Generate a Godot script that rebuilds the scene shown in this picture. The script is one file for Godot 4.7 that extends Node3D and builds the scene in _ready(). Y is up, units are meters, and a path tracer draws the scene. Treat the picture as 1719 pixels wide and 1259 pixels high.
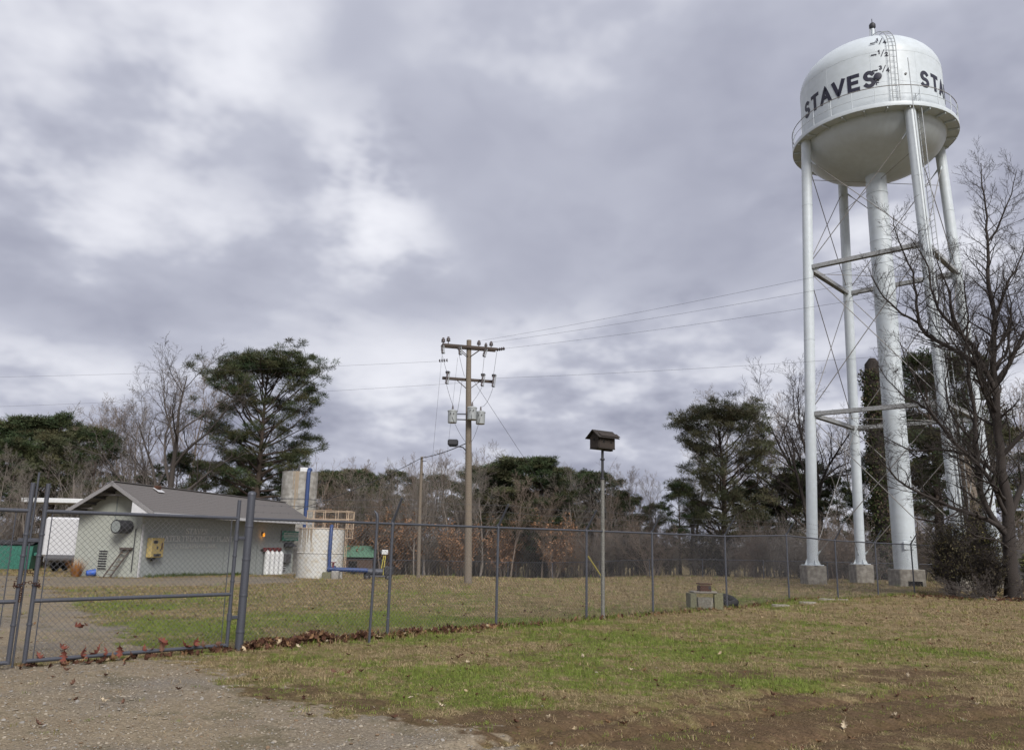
extends Node3D
# A small-town water plant under a heavy overcast: water tower, block building, chain-link fence and gate, power pole, winter trees.
# Metres, y up. The photographer stands at the origin and looks towards -z. "d" is the distance ahead (-z).

var rng := RandomNumberGenerator.new()
var taken := {}
var M := {}                      # shared materials
var big_noise := FastNoiseLite.new()
var mid_noise := FastNoiseLite.new()
var fine_noise := FastNoiseLite.new()


func _ready() -> void:
	rng.seed = 11
	set_camera()
	set_sky_and_sun()
	set_noise()
	set_materials()
	build_ground()
	build_tower()
	build_building()
	build_treatment_tanks()
	build_far_left()
	build_fence()
	build_gates()
	build_back_fence()
	build_pole()
	build_birdhouse()
	build_yard_things()
	build_front_tree()
	build_wood()
	build_shrubs_by_tree()
	build_grass()
	build_gravel()
	build_leaves()


func set_camera() -> void:
	var cam := Camera3D.new()
	cam.name = "camera"
	cam.fov = 50.33
	cam.near = 0.1
	cam.far = 3000.0
	cam.position = Vector3(0, 1.6, 0)
	cam.basis = Basis(Vector3.RIGHT, deg_to_rad(11.70)) * Basis(Vector3.BACK, deg_to_rad(1.2))
	add_child(cam)
	cam.current = true


func set_sky_and_sun() -> void:
	var env := Environment.new()
	env.background_mode = Environment.BG_SKY
	env.tonemap_mode = Environment.TONE_MAPPER_LINEAR
	env.tonemap_exposure = 2.4
	env.background_energy_multiplier = 1.0
	env.sdfgi_enabled = true
	env.ssao_enabled = true
	env.ssil_enabled = true
	var sky := Sky.new()
	var pano := PanoramaSkyMaterial.new()
	pano.panorama = cloud_picture()
	pano.energy_multiplier = 0.42
	sky.sky_material = pano
	env.sky = sky
	var we := WorldEnvironment.new()
	we.name = "environment"
	we.environment = env
	add_child(we)
	var sun := DirectionalLight3D.new()
	sun.name = "sun"
	sun.light_energy = 0.5
	sun.light_angular_distance = 24.0
	sun.light_color = Color(1.0, 0.985, 0.965)
	sun.shadow_enabled = true
	add_child(sun)
	sun.look_at_from_position(Vector3(10, 22, 20), Vector3(0, 0, -6), Vector3.UP)


# Heavy broken overcast: sheets of cloud seen in perspective, with some thin bright gaps and thicker grey banks.
func cloud_picture() -> ImageTexture:
	var low := FastNoiseLite.new()
	low.seed = 5
	low.noise_type = FastNoiseLite.TYPE_SIMPLEX_SMOOTH
	low.frequency = 0.55
	low.fractal_octaves = 6
	low.fractal_gain = 0.55
	low.domain_warp_enabled = true
	low.domain_warp_amplitude = 0.28
	low.domain_warp_frequency = 0.9
	low.domain_warp_fractal_octaves = 2
	var wisp := FastNoiseLite.new()
	wisp.seed = 9
	wisp.noise_type = FastNoiseLite.TYPE_SIMPLEX_SMOOTH
	wisp.frequency = 2.4
	wisp.fractal_octaves = 5
	wisp.fractal_gain = 0.6
	var W := 3072
	var H := 1536
	# the whole dome coarsely, then the part ahead again at full fineness: the same clouds
	var im := clouds(low, wisp, 768, 384, 0, 768, 0, 384)
	im.resize(W, H, Image.INTERPOLATE_CUBIC)
	var side := 400
	for from in [0, W - side]:
		var p := clouds(low, wisp, W, H, from, from + side, 350, 772)
		im.blit_rect(p, Rect2i(0, 0, side, 422), Vector2i(from, 350))
	return ImageTexture.create_from_image(im)


func clouds(low: FastNoiseLite, wisp: FastNoiseLite, w: int, h: int, x0: int, x1: int, y0: int, y1: int) -> Image:
	# azimuth, elevation, half widths (degrees), tilt, strength of the gaps (+) and banks (-)
	var spots := [[-23.3, 30.3, 2.6, 1.9, 20, 0.32], [-23.6, 27.9, 1.3, 1.7, 40, 0.34], [-12.7, 27.7, 2.2, 2.9, 40, 0.55], [-10.7, 24.1, 3.4, 1.7, 45, 0.75], [-34.1, 29.3, 5.1, 3.0, 0, 0.14], [-33.6, 22.1, 5.1, 2.6, 40, 0.25], [-19.5, 33.9, 2.6, 2.1, 0, 0.30], [6.6, 14.7, 6.8, 1.3, -10, 0.25], [26.9, 22.4, 2.6, 2.6, 0, 0.50], [13.7, 10.8, 6.0, 1.7, 0, 0.35], [-31.5, 10.9, 6.0, 1.3, 0, 0.25], [-19.0, 20.8, 4.7, 2.1, 45, 0.15], [-0.5, 34.0, 3.8, 2.6, 0, 0.15], [31.8, 14.6, 3.8, 3.8, 0, 0.30], [-7.3, 11.0, 5.1, 1.7, 0, 0.20], [-8.0, 31.4, 5.1, 4.7, 0, -0.35], [-13.1, 32.0, 1.7, 4.7, 20, -0.30], [-17.8, 26.4, 3.0, 2.1, 0, -0.35], [1.1, 25.5, 6.4, 5.6, 0, -0.20], [-29.9, 14.5, 8.6, 2.6, 10, -0.35], [8.8, 23.8, 6.0, 3.4, 0, -0.35], [17.5, 33.0, 6.4, 3.8, 0, -0.20], [-9.4, 16.8, 7.7, 2.1, 0, -0.30], [-32.3, 26.7, 4.7, 2.1, 0, -0.15], [14.0, 19.5, 5.6, 2.1, 0, -0.25]]
	var dark := Vector3(0.310, 0.325, 0.418)
	var mid := Vector3(0.508, 0.526, 0.622)
	var pale := Vector3(0.93, 0.94, 1.0)
	var under := Vector3(0.42, 0.42, 0.46)
	var nw := x1 - x0
	var data := PackedFloat32Array()
	data.resize(nw * (y1 - y0) * 4)
	var o := 0
	for j in range(y0, y1):
		var el := PI * 0.5 - (j + 0.5) / h * PI
		var ce := cos(el)
		var k := 1.0 / (maxf(sin(el), 0.0) + 0.22)
		var eld := rad_to_deg(el)
		var near := []
		for s in spots:
			if absf(eld - s[1]) < 3.2 * maxf(s[2], s[3]):
				near.append(s)
		for i in range(x0, x1):
			var col := under
			if el > -0.01:
				var az := (i + 0.5) / w * TAU
				var p := Vector2(sin(az) * ce * k, -cos(az) * ce * k)
				var a := low.get_noise_2d(p.x, p.y)
				var b := wisp.get_noise_2d(p.x, p.y)
				var t := 0.50 + 0.72 * a + 0.44 * b
				var azd := rad_to_deg(az)
				if azd > 180.0:
					azd -= 360.0
				if absf(azd) < 50.0:
					for s in near:
						var dx: float = (azd - s[0]) * ce + a * 2.5
						var dy: float = eld - s[1] + b * 2.5
						var c := cos(deg_to_rad(s[4]))
						var sn := sin(deg_to_rad(s[4]))
						var ux: float = (dx * c - dy * sn) / (s[2] * 1.2)
						var uy: float = (dx * sn + dy * c) / (s[3] * 1.2)
						t += s[5] * 0.66 * exp(-0.5 * (ux * ux + uy * uy)) * (0.85 + 1.6 * b + 0.6 * a)
				t = clampf(t, 0.0, 1.6)
				col = dark.lerp(mid, t * 2.0) if t < 0.5 else mid.lerp(pale, 1.0 - exp(-2.2 * (t - 0.5)))
			data[o] = col.x
			data[o + 1] = col.y
			data[o + 2] = col.z
			data[o + 3] = 1.0
			o += 4
	return Image.create_from_data(nw, y1 - y0, false, Image.FORMAT_RGBAF, data.to_byte_array())


func set_noise() -> void:
	big_noise.seed = 21
	big_noise.frequency = 0.16
	big_noise.fractal_octaves = 3
	mid_noise.seed = 22
	mid_noise.frequency = 0.7
	mid_noise.fractal_octaves = 4
	fine_noise.seed = 23
	fine_noise.frequency = 3.0
	fine_noise.fractal_octaves = 3


# ---------------------------------------------------------------- mesh collecting

class Geo:
	var v := PackedVector3Array()
	var n := PackedVector3Array()
	var c := PackedColorArray()
	var ix := PackedInt32Array()
	var col := Color.WHITE
	var tinted := false

	func tri(a: Vector3, b: Vector3, d: Vector3) -> void:   # counter-clockwise seen from outside
		var nn := (b - a).cross(d - a).normalized()
		var k := v.size()
		v.append(a); v.append(b); v.append(d)
		n.append(nn); n.append(nn); n.append(nn)
		if tinted:
			c.append(col); c.append(col); c.append(col)
		ix.append(k); ix.append(k + 2); ix.append(k + 1)

	func quad(a: Vector3, b: Vector3, d: Vector3, e: Vector3) -> void:
		var nn := (b - a).cross(d - a)
		if nn.length_squared() < 1e-14:
			nn = (d - a).cross(e - a)
		nn = nn.normalized()
		var k := v.size()
		v.append(a); v.append(b); v.append(d); v.append(e)
		n.append(nn); n.append(nn); n.append(nn); n.append(nn)
		if tinted:
			c.append(col); c.append(col); c.append(col); c.append(col)
		ix.append(k); ix.append(k + 2); ix.append(k + 1)
		ix.append(k); ix.append(k + 3); ix.append(k + 2)

	func box(at: Vector3, s: Vector3, b := Basis()) -> void:
		bevel_box(at, s, 0.0, b)

	func bevel_box(at: Vector3, s: Vector3, r: float, b := Basis()) -> void:
		var h := s * 0.5
		r = minf(r, minf(h.x, minf(h.y, h.z)) * 0.9)
		var P := {}
		for sx in [-1, 1]:
			for sy in [-1, 1]:
				for sz in [-1, 1]:
					P[[sx, sy, sz, 0]] = at + b * Vector3(sx * h.x, sy * (h.y - r), sz * (h.z - r))
					P[[sx, sy, sz, 1]] = at + b * Vector3(sx * (h.x - r), sy * h.y, sz * (h.z - r))
					P[[sx, sy, sz, 2]] = at + b * Vector3(sx * (h.x - r), sy * (h.y - r), sz * h.z)
		for s1 in [-1, 1]:
			_face(P[[s1, -1, -1, 0]], P[[s1, 1, -1, 0]], P[[s1, 1, 1, 0]], P[[s1, -1, 1, 0]], b * Vector3(s1, 0, 0))
			_face(P[[-1, s1, -1, 1]], P[[1, s1, -1, 1]], P[[1, s1, 1, 1]], P[[-1, s1, 1, 1]], b * Vector3(0, s1, 0))
			_face(P[[-1, -1, s1, 2]], P[[1, -1, s1, 2]], P[[1, 1, s1, 2]], P[[-1, 1, s1, 2]], b * Vector3(0, 0, s1))
		if r <= 0.0:
			return
		for s1 in [-1, 1]:
			for s2 in [-1, 1]:
				_face(P[[s1, s2, -1, 0]], P[[s1, s2, 1, 0]], P[[s1, s2, 1, 1]], P[[s1, s2, -1, 1]], b * Vector3(s1, s2, 0))
				_face(P[[s1, -1, s2, 0]], P[[s1, 1, s2, 0]], P[[s1, 1, s2, 2]], P[[s1, -1, s2, 2]], b * Vector3(s1, 0, s2))
				_face(P[[-1, s1, s2, 1]], P[[1, s1, s2, 1]], P[[1, s1, s2, 2]], P[[-1, s1, s2, 2]], b * Vector3(0, s1, s2))
		for s1 in [-1, 1]:
			for s2 in [-1, 1]:
				for s3 in [-1, 1]:
					var a: Vector3 = P[[s1, s2, s3, 0]]
					var d: Vector3 = P[[s1, s2, s3, 1]]
					var e: Vector3 = P[[s1, s2, s3, 2]]
					if (d - a).cross(e - a).dot(b * Vector3(s1, s2, s3)) > 0:
						tri(a, d, e)
					else:
						tri(a, e, d)

	func _face(a: Vector3, b: Vector3, d: Vector3, e: Vector3, out: Vector3) -> void:
		if (b - a).cross(d - a).dot(out) > 0:
			quad(a, b, d, e)
		else:
			quad(a, e, d, b)

	# a tube along points, smooth-shaded round its girth
	func tube(p: PackedVector3Array, r: PackedFloat32Array, sides: int, caps := true) -> void:
		var m := p.size()
		var first := v.size()
		var dir := (p[1] - p[0]).normalized()
		var u := dir.cross(Vector3.UP if absf(dir.y) < 0.9 else Vector3.RIGHT).normalized()
		for i in m:
			if i > 0 and i < m - 1:
				dir = (p[i + 1] - p[i - 1]).normalized()
			elif i == m - 1:
				dir = (p[i] - p[i - 1]).normalized()
			u = (u - dir * u.dot(dir)).normalized()
			var w := dir.cross(u)
			for j in sides:
				var t := TAU * j / sides
				var q := u * cos(t) + w * sin(t)
				v.append(p[i] + q * r[i])
				n.append(q)
				if tinted:
					c.append(col)
		for i in m - 1:
			var a := first + i * sides
			for j in sides:
				var j2 := (j + 1) % sides
				ix.append(a + j); ix.append(a + sides + j2); ix.append(a + j2)
				ix.append(a + j); ix.append(a + sides + j); ix.append(a + sides + j2)
		if caps:
			for e in [0, m - 1]:
				var k := v.size()
				var out := (p[0] - p[1]).normalized() if e == 0 else (p[m - 1] - p[m - 2]).normalized()
				for j in sides:
					v.append(v[first + e * sides + j])
					n.append(out)
					if tinted:
						c.append(col)
				for j in range(1, sides - 1):
					if e == 0:
						ix.append(k); ix.append(k + j); ix.append(k + j + 1)
					else:
						ix.append(k); ix.append(k + j + 1); ix.append(k + j)

	func bar(a: Vector3, b: Vector3, r: float, sides := 8, caps := true) -> void:
		tube(PackedVector3Array([a, b]), PackedFloat32Array([r, r]), sides, caps)

	func cone(a: Vector3, b: Vector3, ra: float, rb: float, sides := 12) -> void:
		tube(PackedVector3Array([a, b]), PackedFloat32Array([ra, rb]), sides, true)

	# a profile of (radius, height) turned round the y axis through "at"; smooth
	func lathe(prof: Array, sides: int, at := Vector3.ZERO, b := Basis()) -> void:
		var first := v.size()
		var m := prof.size()
		for i in m:
			var d: Vector2 = prof[mini(i + 1, m - 1)] - prof[maxi(i - 1, 0)]
			var nr := Vector2(d.y, -d.x).normalized()
			for j in sides + 1:
				var t := TAU * j / sides
				var q := Vector3(sin(t), 0, cos(t))
				v.append(at + b * (q * prof[i].x + Vector3(0, prof[i].y, 0)))
				n.append(b * (q * nr.x + Vector3(0, nr.y, 0)))
				if tinted:
					c.append(col)
		for i in m - 1:
			for j in sides:
				var a := first + i * (sides + 1) + j
				var d := a + sides + 1
				ix.append(a); ix.append(d); ix.append(a + 1)
				ix.append(a + 1); ix.append(d); ix.append(d + 1)

	func ring(at: Vector3, R: float, r: float, b := Basis(), seg := 28, sides := 8, arc := TAU, from := 0.0) -> void:
		var p := PackedVector3Array()
		var q := PackedFloat32Array()
		for i in seg + 1:
			var t := from + arc * i / seg
			p.append(at + b * Vector3(sin(t) * R, 0, cos(t) * R))
			q.append(r)
		tube(p, q, sides, arc < TAU - 0.01)

	func mesh() -> ArrayMesh:
		var arr := []
		arr.resize(Mesh.ARRAY_MAX)
		arr[Mesh.ARRAY_VERTEX] = v
		arr[Mesh.ARRAY_NORMAL] = n
		if tinted:
			arr[Mesh.ARRAY_COLOR] = c
		arr[Mesh.ARRAY_INDEX] = ix
		var m := ArrayMesh.new()
		m.add_surface_from_arrays(Mesh.PRIMITIVE_TRIANGLES, arr)
		return m


# ---------------------------------------------------------------- naming

func numbered(called: String) -> String:
	if not taken.has(called):
		taken[called] = 0
		return called
	taken[called] += 1
	return "%s_%03d" % [called, taken[called]]


func describe(o: Node, label: String, category: String, group := "") -> void:
	o.set_meta("label", label)
	o.set_meta("category", category)
	if group:
		o.set_meta("group", group)


func thing(called: String, label: String, category: String, at := Vector3.ZERO, turn := 0.0, group := "") -> Node3D:
	var o := Node3D.new()
	o.name = numbered(called)
	add_child(o)
	o.position = at
	o.rotation.y = turn
	describe(o, label, category, group)
	return o


func part(parent: Node, called: String, g: Geo, m: Material, label := "") -> MeshInstance3D:
	return part_mesh(parent, called, g.mesh(), m, label)


func part_mesh(parent: Node, called: String, mesh: Mesh, m: Material, label := "") -> MeshInstance3D:
	var o := MeshInstance3D.new()
	o.name = called
	o.mesh = mesh
	o.material_override = m
	parent.add_child(o, true)
	if label:
		o.set_meta("label", label)
	return o


func single(called: String, g: Geo, m: Material, label: String, category: String, group := "", at := Vector3.ZERO) -> MeshInstance3D:
	var o := MeshInstance3D.new()
	o.name = numbered(called)
	o.mesh = g.mesh()
	o.material_override = m
	o.position = at
	add_child(o)
	describe(o, label, category, group)
	return o


func copy_of(o: Node3D, called: String, at: Vector3, turn: float, label := "", group := "") -> Node3D:
	var r: Node3D = o.duplicate()
	r.name = numbered(called)
	add_child(r)
	r.position = at
	r.rotation.y = turn
	if label:
		r.set_meta("label", label)
	if group:
		r.set_meta("group", group)
	return r


func V(x: float, y: float, z: float) -> Vector3:
	return Vector3(x, y, z)


# ---------------------------------------------------------------- materials

func noise_tex(seed_: int, freq: float, octaves: int, lo: Color, hi: Color, size := 512, type := FastNoiseLite.TYPE_SIMPLEX_SMOOTH, mid = null) -> NoiseTexture2D:
	var f := FastNoiseLite.new()
	f.seed = seed_
	f.noise_type = type
	f.frequency = freq
	f.fractal_octaves = octaves
	var t := NoiseTexture2D.new()
	t.width = size
	t.height = size
	t.seamless = true
	t.noise = f
	var ramp := Gradient.new()
	ramp.set_color(0, lo)
	ramp.set_color(1, hi)
	if mid != null:
		ramp.add_point(0.5, mid)
	t.color_ramp = ramp
	return t


func bump_tex(seed_: int, freq: float, octaves: int, strength: float, size := 512) -> NoiseTexture2D:
	var f := FastNoiseLite.new()
	f.seed = seed_
	f.frequency = freq
	f.fractal_octaves = octaves
	var t := NoiseTexture2D.new()
	t.width = size
	t.height = size
	t.seamless = true
	t.as_normal_map = true
	t.bump_strength = strength
	t.noise = f
	return t


func lin(r: float, g: float, b: float) -> Color:
	return Color(r, g, b).linear_to_srgb()


func mat(called: String, c: Color, rough: float, metal := 0.0, tex: Texture2D = null, scale := 1.0, normal: Texture2D = null, nscale := 1.0) -> StandardMaterial3D:
	var m := StandardMaterial3D.new()
	m.resource_name = called
	m.albedo_color = c
	m.roughness = rough
	m.metallic = metal
	if tex or normal:
		m.uv1_triplanar = true
		m.uv1_scale = Vector3.ONE * scale
	if tex:
		m.albedo_texture = tex
	if normal:
		m.normal_enabled = true
		m.normal_texture = normal
		m.normal_scale = nscale
	M[called] = m
	return m


func set_materials() -> void:
	var grain := noise_tex(1, 0.03, 5, Color(0.80, 0.80, 0.80), Color(1.0, 1.0, 1.0))
	var soft := noise_tex(2, 0.012, 4, Color(0.93, 0.93, 0.92), Color(1.0, 1.0, 1.0))
	var blotch := noise_tex(3, 0.02, 5, Color(0.66, 0.64, 0.62), Color(1, 1, 1))
	var rusty := noise_tex(4, 0.018, 5, Color(0.86, 0.78, 0.66), Color(0.99, 0.99, 0.99), 512, FastNoiseLite.TYPE_SIMPLEX_SMOOTH, Color(0.97, 0.965, 0.95))
	var rust := noise_tex(5, 0.04, 5, Color(0.45, 0.30, 0.22), Color(1, 0.9, 0.8))
	var bark := noise_tex(6, 0.05, 5, Color(0.58, 0.56, 0.55), Color(1, 1, 1))
	var bump := bump_tex(7, 0.05, 5, 6.0)
	var coarse_bump := bump_tex(8, 0.03, 5, 10.0)
	mat("tower_paint", lin(0.60, 0.65, 0.69), 0.45, 0.0, soft, 0.35)
	mat("tower_dark", lin(0.30, 0.30, 0.30), 0.6, 0.0, blotch, 0.6)
	mat("letter", lin(0.012, 0.012, 0.03), 0.6)
	mat("ladder_steel", lin(0.42, 0.44, 0.45), 0.5, 0.3, grain, 1.5)
	mat("brace_steel", lin(0.48, 0.50, 0.51), 0.5, 0.1, blotch, 1.0)
	mat("rod_steel", lin(0.38, 0.37, 0.36), 0.5, 0.2, blotch, 1.0)
	mat("concrete", lin(0.34, 0.32, 0.28), 0.9, 0.0, blotch, 0.28, coarse_bump, 0.25)
	mat("concrete_pale", lin(0.44, 0.43, 0.40), 0.9, 0.0, blotch, 0.22, coarse_bump, 0.2)
	mat("block_grey", lin(0.27, 0.26, 0.215), 0.95, 0.0, blotch, 1.5, coarse_bump, 0.5)
	mat("concrete_mossy", lin(0.24, 0.24, 0.15), 0.95, 0.0, blotch, 2.0, coarse_bump, 0.6)
	mat("block_wall", lin(0.34, 0.365, 0.36), 0.85, 0.0, soft, 0.6, bump, 0.15)
	mat("gable_wall", lin(0.36, 0.375, 0.335), 0.85, 0.0, soft, 0.6, bump, 0.15)
	mat("trim_white", lin(0.58, 0.58, 0.60), 0.6, 0.0, soft, 1.0)
	mat("trim_grey", lin(0.27, 0.26, 0.26), 0.7, 0.0, grain, 1.0)
	mat("soffit", lin(0.14, 0.13, 0.12), 0.9, 0.0, grain, 1.5)
	mat("shingle", lin(0.165, 0.155, 0.150), 0.95, 0.0, noise_tex(12, 0.03, 5, Color(0.80, 0.78, 0.77), Color(1, 1, 1)), 0.9, bump, 0.5)
	mat("seam_grey", lin(0.22, 0.24, 0.23), 0.8)
	mat("yellow_box", lin(0.43, 0.33, 0.13), 0.6, 0.0, soft, 2.0)
	mat("dark_metal", lin(0.035, 0.035, 0.04), 0.6, 0.2)
	mat("black_rubber", lin(0.02, 0.02, 0.021), 0.85, 0.0, grain, 4.0)
	mat("white_lettering", lin(0.62, 0.62, 0.60), 0.6)
	mat("faded_lettering", lin(0.44, 0.44, 0.42), 0.7)
	mat("white_paint", lin(0.68, 0.69, 0.70), 0.5, 0.0, soft, 1.0)
	mat("rusty_white", lin(0.56, 0.56, 0.545), 0.6, 0.0, rusty, 0.42)
	mat("rust_rail", lin(0.56, 0.43, 0.31), 0.8, 0.0, grain, 3.0)
	mat("rust_stain", lin(0.36, 0.29, 0.21), 0.8, 0.0, grain, 2.0)
	mat("rust_dark", lin(0.135, 0.078, 0.052), 0.9, 0.0, rust, 4.0)
	mat("blue_pipe", lin(0.035, 0.065, 0.18), 0.4, 0.0, soft, 1.0)
	mat("red_paint", lin(0.20, 0.045, 0.045), 0.5, 0.0, grain, 3.0)
	mat("green_sign", lin(0.06, 0.27, 0.20), 0.5)
	mat("dumpster_green", lin(0.05, 0.22, 0.17), 0.5, 0.0, blotch, 1.0)
	mat("roof_green", lin(0.15, 0.30, 0.21), 0.5, 0.1, blotch, 0.8)
	mat("hut_brown", lin(0.13, 0.085, 0.065), 0.8, 0.0, bark, 1.0)
	mat("galvanized", lin(0.09, 0.095, 0.115), 0.5, 0.25, grain, 3.0)
	mat("wire", lin(0.13, 0.13, 0.14), 0.5, 0.3)
	mat("rusty_chain", lin(0.10, 0.05, 0.035), 0.85, 0.2, rust, 12.0)
	mat("cable", lin(0.05, 0.05, 0.055), 0.7)
	mat("pole_wood", lin(0.30, 0.255, 0.20), 0.9, 0.0, bark, 1.2, coarse_bump, 0.7)
	mat("arm_wood", lin(0.12, 0.095, 0.08), 0.9, 0.0, bark, 2.0, coarse_bump, 0.7)
	mat("porcelain", lin(0.09, 0.075, 0.075), 0.3)
	mat("transformer_grey", lin(0.36, 0.38, 0.39), 0.5, 0.1, soft, 2.0)
	mat("bird_wood", lin(0.066, 0.052, 0.044), 0.95, 0.0, bark, 4.0, coarse_bump, 0.6)
	mat("bird_roof", lin(0.046, 0.038, 0.034), 0.95, 0.0, blotch, 5.0)
	mat("hole_dark", lin(0.008, 0.007, 0.006), 1.0)
	mat("pipe_grey", lin(0.27, 0.27, 0.25), 0.6, 0.3, blotch, 2.0)
	mat("guy_yellow", lin(0.55, 0.47, 0.10), 0.5)
	mat("bark_dark", lin(0.068, 0.056, 0.050), 0.95, 0.0, bark, 1.6, coarse_bump, 1.0)
	mat("bark_tall", lin(0.145, 0.125, 0.112), 0.95, 0.0, bark, 1.2)
	mat("bark_grey", lin(0.32, 0.285, 0.25), 0.95, 0.0, bark, 1.2)
	mat("bark_brown", lin(0.32, 0.255, 0.205), 0.95, 0.0, bark, 1.2)
	mat("bark_pine", lin(0.105, 0.078, 0.062), 0.95, 0.0, bark, 1.2)
	mat("snag_wood", lin(0.30, 0.25, 0.20), 0.95, 0.0, bark, 1.0)
	mat("blue_plastic", lin(0.03, 0.10, 0.42), 0.5)
	mat("machine_grey", lin(0.14, 0.14, 0.15), 0.6, 0.2, blotch, 2.0)
	mat("stone_pale", lin(0.36, 0.335, 0.27), 0.9, 0.0, blotch, 2.0, coarse_bump, 0.7)
	mat("white_car", lin(0.70, 0.71, 0.72), 0.3)
	mat("glass_dark", lin(0.02, 0.025, 0.03), 0.1)
	for leafy in [["needles", 0.85], ["leaves_green", 0.75], ["blades", 0.9], ["dry_leaves", 0.9], ["pebbles", 0.95]]:
		var m := mat(leafy[0], Color.WHITE, leafy[1])
		m.vertex_color_use_as_albedo = true
		m.cull_mode = BaseMaterial3D.CULL_DISABLED
		m.metallic_specular = 0.25
	for thin in ["needles", "leaves_green", "blades"]:
		M[thin].backlight_enabled = true
		M[thin].backlight = Color(0.07, 0.08, 0.04)
	var ground := mat("ground", Color.WHITE, 0.97, 0.0, noise_tex(31, 0.045, 6, Color(0.72, 0.71, 0.69), Color(1, 1, 1), 1024), 0.45, bump_tex(32, 0.08, 6, 12.0, 1024), 0.8)
	ground.uv1_world_triplanar = true
	ground.vertex_color_use_as_albedo = true
	ground.metallic_specular = 0.2


# ---------------------------------------------------------------- terrain

const SLOPE := [[-100.0, 0.0], [22.0, 0.0], [36.0, -0.25], [70.0, -1.38], [130.0, -2.0], [600.0, -3.0]]


func slope_at(d: float) -> float:
	for i in SLOPE.size() - 1:
		if d <= SLOPE[i + 1][0]:
			return lerpf(SLOPE[i][1], SLOPE[i + 1][1], clampf((d - SLOPE[i][0]) / (SLOPE[i + 1][0] - SLOPE[i][0]), 0, 1))
	return -3.0


func land(x: float, d: float) -> float:      # the lie of the land
	var h := 0.0
	for o in [-4.0, -2.0, 0.0, 2.0, 4.0]:
		h += slope_at(d + o) * 0.2
	h *= 1.0 - 0.5 * smoothstep(2.0, 12.0, x) * (1.0 - smoothstep(50.0, 78.0, d))
	if d > 3 and d < 45:
		h += 0.10 * exp(-(pow((x - 8.6) / 2.4, 2.0) + pow((d - 24.0) / 1.6, 2.0)))
	return h


const RUTS := [[Vector2(-0.6, 6.1), Vector2(0.40, 6.9), Vector2(1.64, 7.75), Vector2(3.46, 8.9), Vector2(5.0, 9.7)], [Vector2(-0.9, 6.3), Vector2(0.02, 7.05), Vector2(1.37, 8.4), Vector2(2.84, 9.35), Vector2(4.4, 10.3)], [Vector2(1.0, 6.2), Vector2(2.2, 7.0), Vector2(3.6, 7.9), Vector2(5.2, 8.6)]]
const MUD := [[-2.45, 8.75, 0.8, 0.5, 0.9], [-0.67, 7.6, 1.0, 0.55, 0.9], [0.55, 7.6, 1.0, 0.6, 1.0], [1.5, 7.1, 1.2, 0.8, 1.0], [2.6, 7.4, 1.2, 0.9, 1.0], [4.4, 8.2, 1.3, 0.9, 0.8], [3.3, 10.8, 0.8, 0.5, 0.9], [5.2, 11.3, 1.0, 0.45, 1.0], [5.3, 10.5, 0.9, 0.4, 0.8], [2.6, 9.3, 0.9, 0.5, 0.8], [4.6, 7.4, 1.2, 0.8, 0.8], [1.9, 10.9, 0.9, 0.4, 0.5], [3.6, 8.4, 1.6, 0.7, 0.7], [5.6, 9.0, 1.4, 0.8, 0.8], [-1.5, 8.3, 1.0, 0.4, 0.6]]
const GREEN := [[-1.1, 10.2, 1.6, 0.9, 0.9], [-3.0, 11.2, 0.7, 0.5, 0.6], [-1.5, 13.5, 1.8, 0.7, 0.9], [-0.3, 8.6, 0.8, 0.35, 1.0], [0.4, 16.9, 1.3, 1.0, 1.3], [1.4, 17.1, 0.8, 0.6, 1.2], [1.1, 10.1, 1.4, 0.8, 0.7], [3.0, 10.3, 0.8, 0.4, 1.2], [7.2, 22.2, 1.5, 1.2, 0.8], [9.2, 23.6, 2.0, 0.9, 1.3], [3.6, 9.9, 0.8, 0.35, 1.1], [6.8, 13.6, 2.5, 1.3, 0.6], [-5.8, 14.8, 1.4, 1.3, 1.1], [-2.9, 16.5, 2.6, 1.3, 1.0], [-8.8, 17.9, 1.8, 1.4, 1.1], [2.8, 13.6, 2.2, 1.2, 0.6], [5.2, 18.0, 2.0, 1.0, 0.4], [-5.0, 40.0, 4.0, 2.0, 0.7]]
const TAN := [[10.5, 19.4, 4.0, 2.2, 1.0], [7.6, 16.4, 2.5, 1.2, 0.6], [4.7, 19.0, 1.8, 1.0, 0.8], [8.4, 14.6, 2.0, 1.0, 0.5], [13.0, 22.0, 4.0, 3.0, 1.0], [4.2, 9.0, 1.4, 0.5, 0.4], [6.0, 9.4, 1.5, 0.8, 0.6]]
var drive_front := PackedVector2Array([Vector2(-14, -3), Vector2(-14, 9), Vector2(-7.4, 8.6), Vector2(-5.97, 9.95), Vector2(-4.28, 11.1), Vector2(-2.95, 9.3), Vector2(-1.96, 8.05), Vector2(-1.07, 7.65), Vector2(-0.25, 7.3), Vector2(0.1, 6.6), Vector2(0.6, 5.0), Vector2(2.0, -3)])
var drive_back := PackedVector2Array([Vector2(-7.0, 9.0), Vector2(-4.9, 11.4), Vector2(-5.22, 12.05), Vector2(-6.38, 13.75), Vector2(-11.4, 21.1), Vector2(-14.1, 24.8), Vector2(-10.6, 27.2), Vector2(-7.8, 32.4), Vector2(-11.5, 41.0), Vector2(-14.8, 33.0), Vector2(-22.0, 32.5), Vector2(-30.0, 33.0), Vector2(-30, 24), Vector2(-14, 12)])


func spread(list: Array, x: float, d: float) -> float:
	var s := 0.0
	for e in list:
		var a: float = (x - e[0]) / e[2]
		var b: float = (d - e[1]) / e[3]
		var q := a * a + b * b
		if q < 5.0:
			s += e[4] * exp(-q)
	return s


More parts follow.
